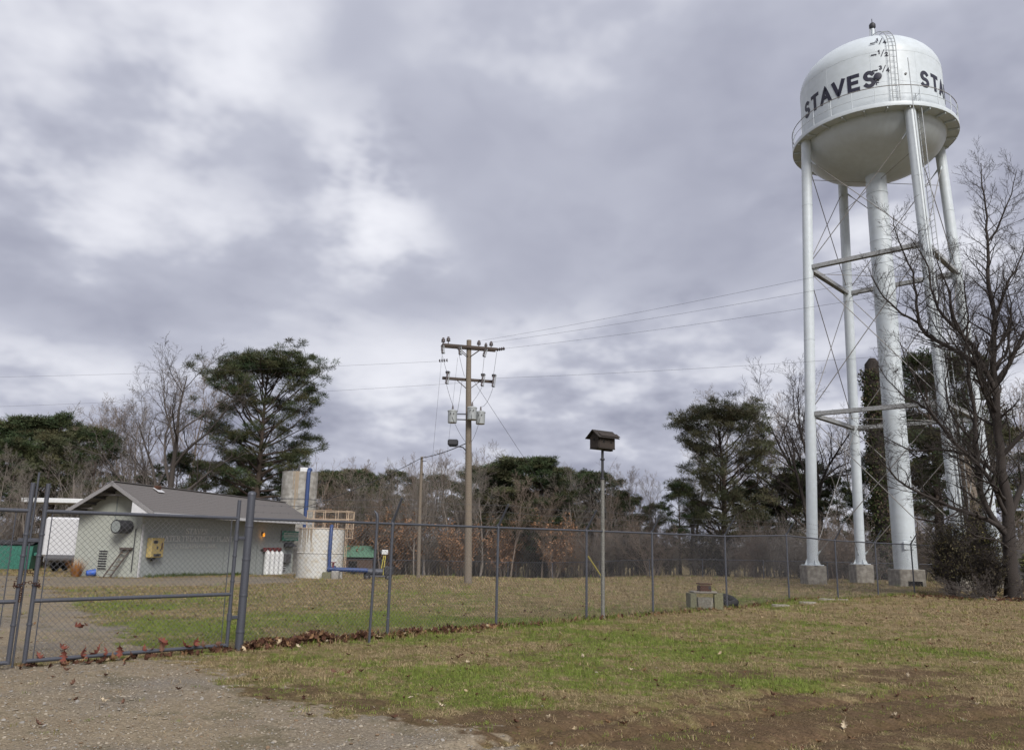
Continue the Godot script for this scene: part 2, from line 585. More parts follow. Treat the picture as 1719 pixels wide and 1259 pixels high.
func rut_at(x: float, d: float) -> float:     # 1 in the middle of a wheel track
	if d > 11.5 or x < -1.5 or x > 6.0:
		return 0.0
	var best := 9.0
	var p := Vector2(x, d)
	for line in RUTS:
		for i in line.size() - 1:
			best = minf(best, p.distance_to(Geometry2D.get_closest_point_to_segment(p, line[i], line[i + 1])))
	return exp(-pow(best / 0.13, 2.0))


# what lies at a place: x gravel, y mud, z green, w straw
func cover(x: float, d: float) -> Vector4:
	var w := Vector2(x, d) + Vector2(mid_noise.get_noise_2d(x, d), mid_noise.get_noise_2d(x + 40, d - 17)) * 0.55 + Vector2(fine_noise.get_noise_2d(x, d), fine_noise.get_noise_2d(x + 9, d + 31)) * 0.38
	var gravel := 0.0
	if d < 46 and x < 4:
		if Geometry2D.is_point_in_polygon(w, drive_front):
			gravel = 1.0
		elif Geometry2D.is_point_in_polygon(w, drive_back):
			gravel = 1.0
	var f := fine_noise.get_noise_2d(x * 1.7, d * 1.7)
	var g := mid_noise.get_noise_2d(x * 0.9 + 7, d * 1.4)
	var b := big_noise.get_noise_2d(x, d * 1.3)
	var mud := 0.0
	if d < 15:
		mud = spread(MUD, w.x, w.y) + rut_at(w.x, w.y) * 0.55
		mud = smoothstep(0.38, 0.95, mud * 1.15 + g * 1.15 + f * 0.75 - 0.13)
	var speck := smoothstep(0.30, 0.55, g * 0.9 + f * 0.6 - 0.05)
	mud = maxf(mud, speck * 0.55)
	var green := spread(GREEN, x, d) * 0.80 + b * 0.8 + g * 0.9 + f * 0.75 + 0.14
	if d > 24.0:
		green -= smoothstep(24, 32, d) * 0.35
	var tan := spread(TAN, x, d) + smoothstep(18.0, 26.0, d) * 0.35 + smoothstep(19.0, 24.0, d) * (0.35 if x + 15.65 > d else 0.0)
	green = clampf(smoothstep(0.0, 0.9, green - tan * 0.5), 0, 1)
	return Vector4(gravel, mud, green, clampf(tan, 0, 1))


func ground_height(x: float, d: float) -> float:
	var h := land(x, d)
	if d > 3.5 and d < 34.0 and x > -12 and x < 22:
		h += mid_noise.get_noise_2d(x, d) * 0.022 + fine_noise.get_noise_2d(x, d) * 0.008
		var r := rut_at(x, d)
		h -= r * 0.06
		h += r * 0.022 * sin((x + d) * 46.0)
		if d < 13.0:
			h += fine_noise.get_noise_2d(x * 2.7, d * 2.7) * 0.012
	return h


func ground_color(x: float, d: float) -> Color:
	var k := cover(x, d)
	var f := fine_noise.get_noise_2d(x * 2.3 + 3, d * 2.3)
	var g := mid_noise.get_noise_2d(x * 1.3 - 5, d * 1.3 + 2)
	var straw := Vector3(0.315, 0.240, 0.140) * (1.0 + 0.25 * g + 0.22 * f)
	var olive := Vector3(0.205, 0.178, 0.072) * (1.0 + 0.2 * g + 0.25 * f)
	var green := Vector3(0.158, 0.195, 0.044) * (1.0 + 0.25 * g + 0.25 * f)
	var c := olive.lerp(straw, clampf(0.45 + 0.5 * k.w + 0.5 * g, 0, 1)).lerp(green, k.z * 0.85)
	c = c.lerp(Vector3(0.150, 0.096, 0.062) * (1.0 + 0.35 * f), k.y * 0.85)
	if k.x > 0.5:
		var stone := Vector3(0.355, 0.292, 0.208) * (1.0 + 0.16 * f + 0.12 * g)
		stone = stone.lerp(Vector3(0.295, 0.262, 0.222), clampf(big_noise.get_noise_2d(x * 2.0, d * 3.0) * 1.3 + 0.2, 0, 1))
		var worn := smoothstep(0.18, 0.5, g + f * 0.4)
		c = stone.lerp(Vector3(0.15, 0.135, 0.085), worn * 0.55)
	return Color(c.x, c.y, c.z)


func lines(list: Array) -> PackedFloat32Array:     # [[from, to, step], ...]
	var out := PackedFloat32Array()
	for e in list:
		var t: float = e[0]
		while t < e[1] - 1e-4:
			out.append(t)
			t += e[2]
	out.append(list[-1][1])
	return out


func build_ground() -> void:
	var xs := lines([[-900, -300, 150], [-300, -60, 30], [-60, -30, 3], [-30, -9, 0.5], [-9, -3, 0.10], [-3, 6.5, 0.055], [6.5, 9, 0.10], [9, 20, 0.16], [20, 45, 0.8], [45, 90, 5], [90, 300, 35], [300, 900, 150]])
	var ds := lines([[-120, -20, 20], [-20, 4, 2], [4, 5.6, 0.1], [5.6, 11.5, 0.05], [11.5, 14, 0.09], [14, 30, 0.13], [30, 46, 0.35], [46, 90, 0.9], [90, 200, 10], [200, 1200, 120]])
	var nx := xs.size()
	var nd := ds.size()
	var v := PackedVector3Array()
	var n := PackedVector3Array()
	var c := PackedColorArray()
	var ix := PackedInt32Array()
	v.resize(nx * nd); n.resize(nx * nd); c.resize(nx * nd)
	for j in nd:
		for i in nx:
			var o := j * nx + i
			v[o] = Vector3(xs[i], ground_height(xs[i], ds[j]), -ds[j])
			c[o] = ground_color(xs[i], ds[j])
	for j in nd:
		for i in nx:
			var a := v[j * nx + maxi(i - 1, 0)]
			var b := v[j * nx + mini(i + 1, nx - 1)]
			var e := v[maxi(j - 1, 0) * nx + i]
			var f := v[mini(j + 1, nd - 1) * nx + i]
			n[j * nx + i] = (b - a).cross(f - e).normalized()
			if i < nx - 1 and j < nd - 1:
				var o := j * nx + i
				ix.append_array([o, o + nx, o + 1, o + 1, o + nx, o + nx + 1])
	var arr := []
	arr.resize(Mesh.ARRAY_MAX)
	arr[Mesh.ARRAY_VERTEX] = v
	arr[Mesh.ARRAY_NORMAL] = n
	arr[Mesh.ARRAY_COLOR] = c
	arr[Mesh.ARRAY_INDEX] = ix
	var m := ArrayMesh.new()
	m.add_surface_from_arrays(Mesh.PRIMITIVE_TRIANGLES, arr)
	var o := part_mesh(self, "ground", m, M.ground)
	o.set_meta("kind", "structure")


# ---------------------------------------------------------------- lettering

func letters(text: String, cap: float, depth: float, serif := false) -> ArrayMesh:
	var f := SystemFont.new()
	f.font_names = PackedStringArray(["Droid Serif" if serif else "Droid Sans"])
	var t := TextMesh.new()
	t.font = f
	t.text = text
	t.font_size = 64
	t.pixel_size = cap / 0.72 / 64.0
	t.depth = depth
	t.curve_step = 1.0
	t.horizontal_alignment = HORIZONTAL_ALIGNMENT_CENTER
	t.vertical_alignment = VERTICAL_ALIGNMENT_CENTER
	var m := ArrayMesh.new()
	m.add_surface_from_arrays(Mesh.PRIMITIVE_TRIANGLES, t.get_mesh_arrays())
	return m


# painted block letters built of strokes: each stroke is a line of points in a box 0..1 wide and high
func strokes_of(ch: String) -> Array:
	var arc := func(cx: float, cy: float, rx: float, ry: float, a0: float, a1: float, n: int) -> Array:
		var out := []
		for i in n + 1:
			var a := deg_to_rad(lerpf(a0, a1, float(i) / n))
			out.append(Vector2(cx + rx * cos(a), cy + ry * sin(a)))
		return out
	match ch:
		"S":
			var a: Array = arc.call(0.5, 0.75, 0.42, 0.25, 35, 270, 12)
			a.append_array(arc.call(0.5, 0.25, 0.45, 0.25, 90, -145, 12).slice(1))
			return [a]
		"T":
			return [[Vector2(0, 1), Vector2(1, 1)], [Vector2(0.5, 1), Vector2(0.5, 0)]]
		"A":
			return [[Vector2(0, 0), Vector2(0.5, 1), Vector2(1, 0)], [Vector2(0.2, 0.33), Vector2(0.8, 0.33)]]
		"V":
			return [[Vector2(0, 1), Vector2(0.5, 0), Vector2(1, 1)]]
		"E":
			return [[Vector2(1, 1), Vector2(0.05, 1), Vector2(0.05, 0), Vector2(1, 0)], [Vector2(0.05, 0.52), Vector2(0.85, 0.52)]]
		"F":
			return [[Vector2(1, 1), Vector2(0.05, 1), Vector2(0.05, 0)], [Vector2(0.05, 0.52), Vector2(0.8, 0.52)]]
		"/":
			return [[Vector2(0.1, 0), Vector2(0.9, 1)]]
		"1":
			return [[Vector2(0.2, 0.78), Vector2(0.55, 1), Vector2(0.55, 0)]]
		"2":
			var b: Array = arc.call(0.5, 0.72, 0.42, 0.28, 165, -35, 9)
			b.append_array([Vector2(0.05, 0), Vector2(0.98, 0)])
			return [b]
		"3":
			var c: Array = arc.call(0.45, 0.75, 0.42, 0.25, 150, -90, 10)
			c.append_array(arc.call(0.45, 0.25, 0.47, 0.25, 90, -150, 10))
			return [c]
		"4":
			return [[Vector2(0.72, 0), Vector2(0.72, 1), Vector2(0.0, 0.32), Vector2(1.0, 0.32)]]
	return []


# a letter wrapped round an upright cylinder of radius R about the origin; "where" is the bearing of its middle in degrees from +z towards +x
func bent_letter(g: Geo, ch: String, w: float, h: float, stroke: float, R: float, where: float, y: float, lean := 0.0) -> void:
	var lift := 0.0
	for line in strokes_of(ch):
		lift += 0.002
		var pts := []
		for i in line.size():                          # cut long strokes up so that they follow the curve
			if i > 0:
				var n := maxi(1, int((line[i] - line[i - 1]).length() / 0.15))
				for k in range(1, n):
					pts.append(line[i - 1].lerp(line[i], float(k) / n))
			pts.append(line[i])
		var P := []
		for q in pts:
			P.append(Vector2((q.x - 0.5) * (w - stroke), (q.y - 0.5) * (h - stroke)))
		var L := []
		var Rr := []
		for i in P.size():
			var d0: Vector2 = (P[i] - P[maxi(i - 1, 0)]).normalized() if i > 0 else (P[1] - P[0]).normalized()
			var d1: Vector2 = (P[mini(i + 1, P.size() - 1)] - P[i]).normalized() if i < P.size() - 1 else d0
			var nn := (d0.orthogonal() + d1.orthogonal()).normalized()
			var m := stroke * 0.5 / maxf(nn.dot(d0.orthogonal()), 0.55)
			var ext := Vector2.ZERO
			if i == 0:
				ext = -d1 * stroke * 0.5
			elif i == P.size() - 1:
				ext = d0 * stroke * 0.5
			L.append(P[i] + nn * m + ext)
			Rr.append(P[i] - nn * m + ext)
		var wrap := func(q: Vector2, up: float) -> Vector3:
			var t := deg_to_rad(where) + q.x / R
			var r := R + up + lift - lean * q.y
			return V(sin(t) * r, y + q.y, cos(t) * r)
		for i in P.size() - 1:
			g._face(wrap.call(L[i], 0.012), wrap.call(L[i + 1], 0.012), wrap.call(Rr[i + 1], 0.012), wrap.call(Rr[i], 0.012), V(sin(deg_to_rad(where)), 0.0, cos(deg_to_rad(where))))
			g.quad(wrap.call(L[i], -0.02), wrap.call(L[i + 1], -0.02), wrap.call(L[i + 1], 0.012), wrap.call(L[i], 0.012))
			g.quad(wrap.call(Rr[i], -0.02), wrap.call(Rr[i + 1], -0.02), wrap.call(Rr[i + 1], 0.012), wrap.call(Rr[i], 0.012))


func bent_fraction(top: String, low: String, h: float, R: float, where: float, y: float, lean := 0.0) -> Geo:
	var g := Geo.new()
	var k := rad_to_deg(h / R)
	bent_letter(g, top, h * 0.42, h * 0.62, h * 0.14, R, where - k * 0.42, y + h * 0.22, lean)
	bent_letter(g, "/", h * 0.6, h * 1.0, h * 0.11, R, where, y, lean)
	bent_letter(g, low, h * 0.46, h * 0.62, h * 0.14, R, where + k * 0.46, y - h * 0.22, lean)
	return g


# ---------------------------------------------------------------- water tower

func build_tower() -> void:
	var t := thing("water_tower", "tall white water tower on four legs with STAVES lettered round its tank", "water tower", Vector3(19.458, 0, -40))
	var R := 3.595
	var prof := []
	for i in 15:
		var a := PI * 0.5 * i / 14.0
		prof.append(Vector2(maxf(R * sin(a), 0.001), 23.3 - 2.05 * cos(a)))
	prof.append(Vector2(R, 24.9))
	prof.append(Vector2(R, 26.5))
	for i in range(1, 15):
		var a := PI * 0.5 * i / 14.0
		prof.append(Vector2(maxf(R * cos(a), 0.001), 26.5 + 2.25 * sin(a)))
	var g := Geo.new()
	g.lathe(prof, 72)
	var tank := part(t, "tank", g, M.tower_paint)
	for y in [24.75, 26.48]:                       # weld seams between the plates
		g = Geo.new()
		g.ring(Vector3(0, y, 0), R - 0.004, 0.010, Basis(), 72, 6)
		part(tank, "seam", g, M.tower_paint)
	for k in 10:                                    # upright seams between the plates
		var a := TAU * (k + 0.35) / 10.0
		g = Geo.new()
		g.bar(Vector3(sin(a) * (R - 0.004), 23.3, cos(a) * (R - 0.004)), Vector3(sin(a) * (R - 0.004), 26.48, cos(a) * (R - 0.004)), 0.009, 6)
		part(tank, "seam", g, M.tower_paint)
	# balcony
	g = Geo.new()
	g.lathe([Vector2(R - 0.02, 23.12), Vector2(4.12, 23.12)], 72)
	var bal := part(t, "balcony", g, M.tower_paint)
	g = Geo.new()
	g.lathe([Vector2(4.12, 23.20), Vector2(R - 0.02, 23.20)], 72)
	part(bal, "floor", g, M.brace_steel)
	g = Geo.new()
	g.lathe([Vector2(4.12, 23.10), Vector2(4.15, 23.10), Vector2(4.15, 23.32), Vector2(4.12, 23.32)], 72)
	part(bal, "kick_plate", g, M.tower_paint)
	for k in 24:                                    # brackets under the floor
		var a := TAU * k / 24.0
		g = Geo.new()
		g.box(Vector3(sin(a), 0, cos(a)) * 3.85 + Vector3(0, 23.06, 0), Vector3(0.05, 0.10, 0.5), Basis(Vector3.UP, a))
		part(bal, "bracket", g, M.tower_paint)
	for y in [23.75, 24.2]:
		g = Geo.new()
		g.ring(Vector3(0, y, 0), 4.13, 0.022 if y > 24 else 0.014, Basis(), 72, 6)
		part(bal, "hand_rail", g, M.rod_steel if y > 24 else M.tower_paint)
	for k in 24:
		var a := TAU * (k + 0.5) / 24.0
		g = Geo.new()
		g.bar(Vector3(sin(a) * 4.13, 23.2, cos(a) * 4.13), Vector3(sin(a) * 4.13, 24.2, cos(a) * 4.13), 0.018, 6)
		part(bal, "baluster", g, M.tower_paint)
	# legs, k = 0 stands nearest the road
	var th := 0.044
	var hp := 0.70
	var ht := 23.15
	var foot := []
	var head := []
	for k in 4:
		var a := th + k * PI / 2
		foot.append(Vector3(sin(a) * 4.641, hp, cos(a) * 4.641))
		head.append(Vector3(sin(a) * 3.72, ht, cos(a) * 3.72))
	for k in 4:
		g = Geo.new()
		g.bar(foot[k] + Vector3(0, 0.03, 0), head[k], 0.262, 24)
		var leg := part(t, "leg", g, M.tower_paint)
		g = Geo.new()
		g.bevel_box(foot[k] + Vector3(0, 0.02, 0), Vector3(0.80, 0.04, 0.80), 0.01, Basis(Vector3.UP, PI / 4))
		part(leg, "base_plate", g, M.tower_paint)
		for q in 4:                                 # gussets
			var b := Basis(Vector3.UP, th + q * PI / 2)
			g = Geo.new()
			var c0: Vector3 = foot[k] + Vector3(0, 0.035, 0)
			var e0 := c0 + b * Vector3(0, 0, 0.24)
			var e1 := c0 + b * Vector3(0, 0, 0.40)
			var e2 := c0 + b * Vector3(0, 0.36, 0.23)
			var o := b * Vector3(0.012, 0, 0)
			g.tri(e0 + o, e1 + o, e2 + o)
			g.tri(e0 - o, e2 - o, e1 - o)
			g.quad(e1 - o, e2 - o, e2 + o, e1 + o)
			part(leg, "gusset", g, M.tower_paint)
		for yy in [4.6, 12.0, 19.4]:                # splice rings
			var p: Vector3 = foot[k].lerp(head[k], (yy - hp) / (ht - hp))
			g = Geo.new()
			g.ring(p, 0.262, 0.012, Basis(), 24, 6)
			part(leg, "weld_ring", g, M.tower_paint)
		g = Geo.new()
		var gy := land(19.458 + foot[k].x, 40 - foot[k].z)
		g.bevel_box(Vector3(foot[k].x, (hp + gy - 0.3) * 0.5, foot[k].z), Vector3(0.96, hp - gy + 0.3, 0.96), 0.03, Basis(Vector3.UP, 0.02))
		part(t, "concrete_pier", g, M.concrete)
	# riser
	g = Geo.new()
	g.tube(PackedVector3Array([Vector3(0, 0.6, 0), Vector3(0, 10, 0), Vector3(0, 21.45, 0)]), PackedFloat32Array([0.54, 0.54, 0.52]), 32, false)
	var riser := part(t, "riser", g, M.tower_paint)
	for yy in [3.5, 7.0, 10.5, 14.0, 17.5, 20.2]:
		g = Geo.new()
		g.ring(Vector3(0, yy, 0), 0.53, 0.014, Basis(), 32, 6)
		part(riser, "weld_ring", g, M.tower_paint)
	g = Geo.new()
	g.lathe([Vector2(0.52, 21.42), Vector2(0.66, 21.42), Vector2(0.66, 21.30), Vector2(0.52, 21.26)], 32)
	part(riser, "collar", g, M.tower_paint)
	g = Geo.new()
	g.bevel_box(Vector3(-0.05, 1.75, 0.54), Vector3(0.5, 0.42, 0.06), 0.02)
	part(riser, "manhole_cover", g, M.tower_paint)
	g = Geo.new()
	var ry := land(19.458, 40)
	g.bevel_box(Vector3(0, (0.62 + ry - 0.3) * 0.5, 0), Vector3(1.26, 0.62 - ry + 0.3, 1.26), 0.04)
	var rp := part(t, "concrete_pier", g, M.concrete)
	g = Geo.new()
	g.bevel_box(Vector3(0.1, ry + 0.14, 0.63), Vector3(0.7, 0.24, 0.02), 0.01)
	part(rp, "vent_opening", g, M.hole_dark)
	# struts between the legs, and cross rods
	var levels := [hp + 0.25, 8.14, 15.91, 22.3]
	for lev in [1, 2]:
		for k in 4:
			var f: float = (levels[lev] - hp) / (ht - hp)
			var a: Vector3 = foot[k].lerp(head[k], f)
			var b: Vector3 = foot[(k + 1) % 4].lerp(head[(k + 1) % 4], f)
			var dir := (b - a).normalized()
			var bb := Basis(dir, Vector3.UP, dir.cross(Vector3.UP))
			var L := a.distance_to(b) - 0.5
			var mid := (a + b) * 0.5
			g = Geo.new()
			g.box(mid, Vector3(L, 0.05, 0.22), bb)
			for s in [-1, 1]:
				g.box(mid + bb * Vector3(0, 0, 0.12 * s), Vector3(L, 0.20, 0.02), bb)
			var st := part(t, "strut", g, M.brace_steel)
			for s in [-1, 1]:
				g = Geo.new()
				g.box(mid + dir * s * (L * 0.5 - 0.05) + Vector3(0, -0.02, 0), Vector3(0.5, 0.34, 0.03), bb)
				part(st, "gusset_plate", g, M.tower_paint)
	for tier in 3:
		for k in 4:
			var k2 := (k + 1) % 4
			for way in 2:
				var lo: int = k if way == 0 else k2
				var hi: int = k2 if way == 0 else k
				var y0: float = levels[tier] + (0.15 if tier else 0.0)
				var y1: float = levels[tier + 1] - 0.15
				var a: Vector3 = foot[lo].lerp(head[lo], (y0 - hp) / (ht - hp))
				var b: Vector3 = foot[hi].lerp(head[hi], (y1 - hp) / (ht - hp))
				var dir := (b - a).normalized()
				g = Geo.new()
				g.bar(a + dir * 0.25, b - dir * 0.25, 0.022, 6)
				var rod := part(t, "brace_rod", g, M.rod_steel)
				if tier != 1:
					g = Geo.new()
					var e := a + dir * 0.32 if tier == 0 else b - dir * 0.32
					var e2 := a + dir * 0.62 if tier == 0 else b - dir * 0.72
					g.cone(e, e2, 0.055, 0.03, 8)
					part(rod, "clevis", g, M.tower_paint)
	for yy in [20.9, 15.6, 8.0]:                    # thin ties from the riser to the legs
		for k in 4:
			var a: Vector3 = foot[k].lerp(head[k], (yy - hp) / (ht - hp))
			g = Geo.new()
			var o := Vector3(a.x, 0, a.z).normalized()
			g.bar(Vector3(0, yy, 0) + o * 0.52, a - o * 0.25, 0.016, 6)
			part(t, "tie_rod", g, M.rod_steel)
	# ladder and conduit up the near leg
	var up: Vector3 = (head[0] - foot[0]).normalized()
	var side := Vector3(0.42, 0, 0.12)
	g = Geo.new()
	for s in [-1, 1]:
		var o: Vector3 = side + Vector3(0.02, 0, 0.16) * s
		g.bar(foot[0] + up * 2.2 + o, head[0] + up * 0.9 + o, 0.02, 6)
	var lad := part(t, "ladder", g, M.ladder_steel)
	for i in 68:
		var p: Vector3 = foot[0] + up * (2.4 + i * 0.31) + side
		g = Geo.new()
		g.bar(p - Vector3(0.02, 0, 0.16), p + Vector3(0.02, 0, 0.16), 0.011, 5)
		part(lad, "rung", g, M.ladder_steel)
	g = Geo.new()
	g.bar(foot[0] + up * 0.4 + Vector3(0.05, 0, 0.29), head[0] + up * 2.6 + Vector3(-0.05, 0, 0.45), 0.022, 6)
	part(t, "conduit", g, M.ladder_steel)
	# ladder over the roof, with curved rails
	g = Geo.new()
	var aa := deg_to_rad(-6.9)
	for s in [-1, 1]:
		var p := PackedVector3Array()
		var q := PackedFloat32Array()
		for i in 30:
			var u := i / 29.0
			var r: float
			var y: float
			if u < 0.45:
				r = R + 0.16
				y = 23.25 + (26.5 - 23.25) * u / 0.45
			else:
				var w := (u - 0.45) / 0.55 * 1.25
				r = (R + 0.16) * cos(w)
				y = 26.5 + 2.42 * sin(w)
			p.append(Vector3(sin(aa), 0, cos(aa)) * r + Vector3(cos(aa), 0, -sin(aa)) * 0.17 * s + Vector3(0, y, 0))
			q.append(0.022)
		g.tube(p, q, 6)
	var rl := part(t, "roof_ladder", g, M.ladder_steel)
	for i in 22:
		var u := i / 21.0
		var r: float
		var y: float
		if u < 0.45:
			r = R + 0.16
			y = 23.4 + (26.5 - 23.4) * u / 0.45
		else:
			var w := (u - 0.45) / 0.55 * 1.2
			r = (R + 0.16) * cos(w)
			y = 26.5 + 2.42 * sin(w)
		var c := Vector3(sin(aa), 0, cos(aa)) * r + Vector3(0, y, 0)
		var o := Vector3(cos(aa), 0, -sin(aa)) * 0.17
		g = Geo.new()
		g.bar(c - o, c + o, 0.012, 5)
		part(rl, "rung", g, M.ladder_steel)
	# vent pipes and beacon on the crown
	g = Geo.new()
	g.cone(Vector3(0.12, 28.5, 0.7), Vector3(0.12, 29.75, 0.7), 0.13, 0.09, 16)
	var vent := part(t, "crown_vent", g, M.tower_paint)
	g = Geo.new()
	g.lathe([Vector2(0.001, 29.72), Vector2(0.10, 29.70), Vector2(0.17, 29.60), Vector2(0.17, 29.42), Vector2(0.10, 29.35)], 16, Vector3(0.12, 0.38, 0.7))
	part(vent, "beacon", g, M.dark_metal)
	g = Geo.new()
	g.bar(Vector3(0.12, 30.05, 0.7), Vector3(0.12, 30.35, 0.7), 0.02, 6)
	part(vent, "rod", g, M.dark_metal)
	for s in [-1, 1]:
		g = Geo.new()
		g.bar(Vector3(0.12 + 0.26 * s, 28.45, 0.75), Vector3(0.12 + 0.15 * s, 29.72, 0.72), 0.02, 6)
		part(vent, "stay", g, M.ladder_steel)
	# lettering
	var word := "STAVES"
	for turn in [-86.1, 20.4, 126.5]:
		for i in 6:
			g = Geo.new()
			bent_letter(g, word[i], 0.62 if word[i] != "A" and word[i] != "V" else 0.72, 0.95, 0.195, R, turn + i * 12.2, 25.0)
			part(t, "letter", g, M.letter)
	part(t, "gauge_mark", bent_fraction("3", "4", 0.38, R, -13.6, 25.47), M.letter)
	part(t, "gauge_mark", bent_fraction("1", "2", 0.38, R, -13.8, 26.36), M.letter)
	part(t, "gauge_mark", bent_fraction("1", "4", 0.38, R - 0.10, -14.0, 27.12, 0.32), M.letter)
	g = Geo.new()
	bent_letter(g, "F", 0.17, 0.26, 0.05, R, -19.2, 24.74)
	part(t, "gauge_mark", g, M.letter)
	for e in [[25.43, 0.0], [26.32, 0.0], [27.02, -0.05]]:
		g = Geo.new()
		var a := deg_to_rad(-20.4)
		g.box(Vector3(sin(a), 0, cos(a)) * (R + 0.015 + e[1]) + Vector3(0, e[0], 0), Vector3(0.26, 0.045, 0.03), Basis(Vector3.UP, a))
		part(t, "gauge_line", g, M.letter)
	var ga := deg_to_rad(-18.7)
	var gb := Basis(Vector3.UP, ga) * Basis(Vector3.RIGHT, PI / 2)
	g = Geo.new()
	g.lathe([Vector2(0.19, 0.0), Vector2(0.19, 0.05), Vector2(0.001, 0.05)], 24, Vector3(sin(ga), 0, cos(ga)) * (R + 0.01) + Vector3(0, 25.08, 0), gb)
	part(t, "gauge_float", g, M.letter)
	g = Geo.new()
	g.lathe([Vector2(0.06, 0.0), Vector2(0.06, 0.04), Vector2(0.001, 0.04)], 16, Vector3(sin(0.05), 0, cos(0.05)) * R + Vector3(0, 25.15, 0), Basis(Vector3.UP, 0.05) * Basis(Vector3.RIGHT, PI / 2))
	part(t, "fitting", g, M.tower_dark)
	# the hydrant between the piers
	var hy := Vector3(15.9, land(15.9, 43.0), -43.0)
	var h := thing("fire_hydrant", "small red fire hydrant between the tower piers", "hydrant", hy)
	g = Geo.new()
	g.lathe([Vector2(0.17, 0.0), Vector2(0.17, 0.06), Vector2(0.11, 0.08), Vector2(0.11, 0.5), Vector2(0.15, 0.52), Vector2(0.15, 0.57), Vector2(0.12, 0.60), Vector2(0.08, 0.70), Vector2(0.001, 0.74)], 16)
	part(h, "barrel", g, M.red_paint)
	for a in [0.0, PI * 0.5, -PI * 0.5]:
		g = Geo.new()
		var o := Vector3(sin(a), 0, cos(a))
		g.bar(o * 0.09 + Vector3(0, 0.40, 0), o * 0.20 + Vector3(0, 0.40, 0), 0.055, 10)
		part(h, "nozzle", g, M.red_paint)


# ---------------------------------------------------------------- treatment plant building

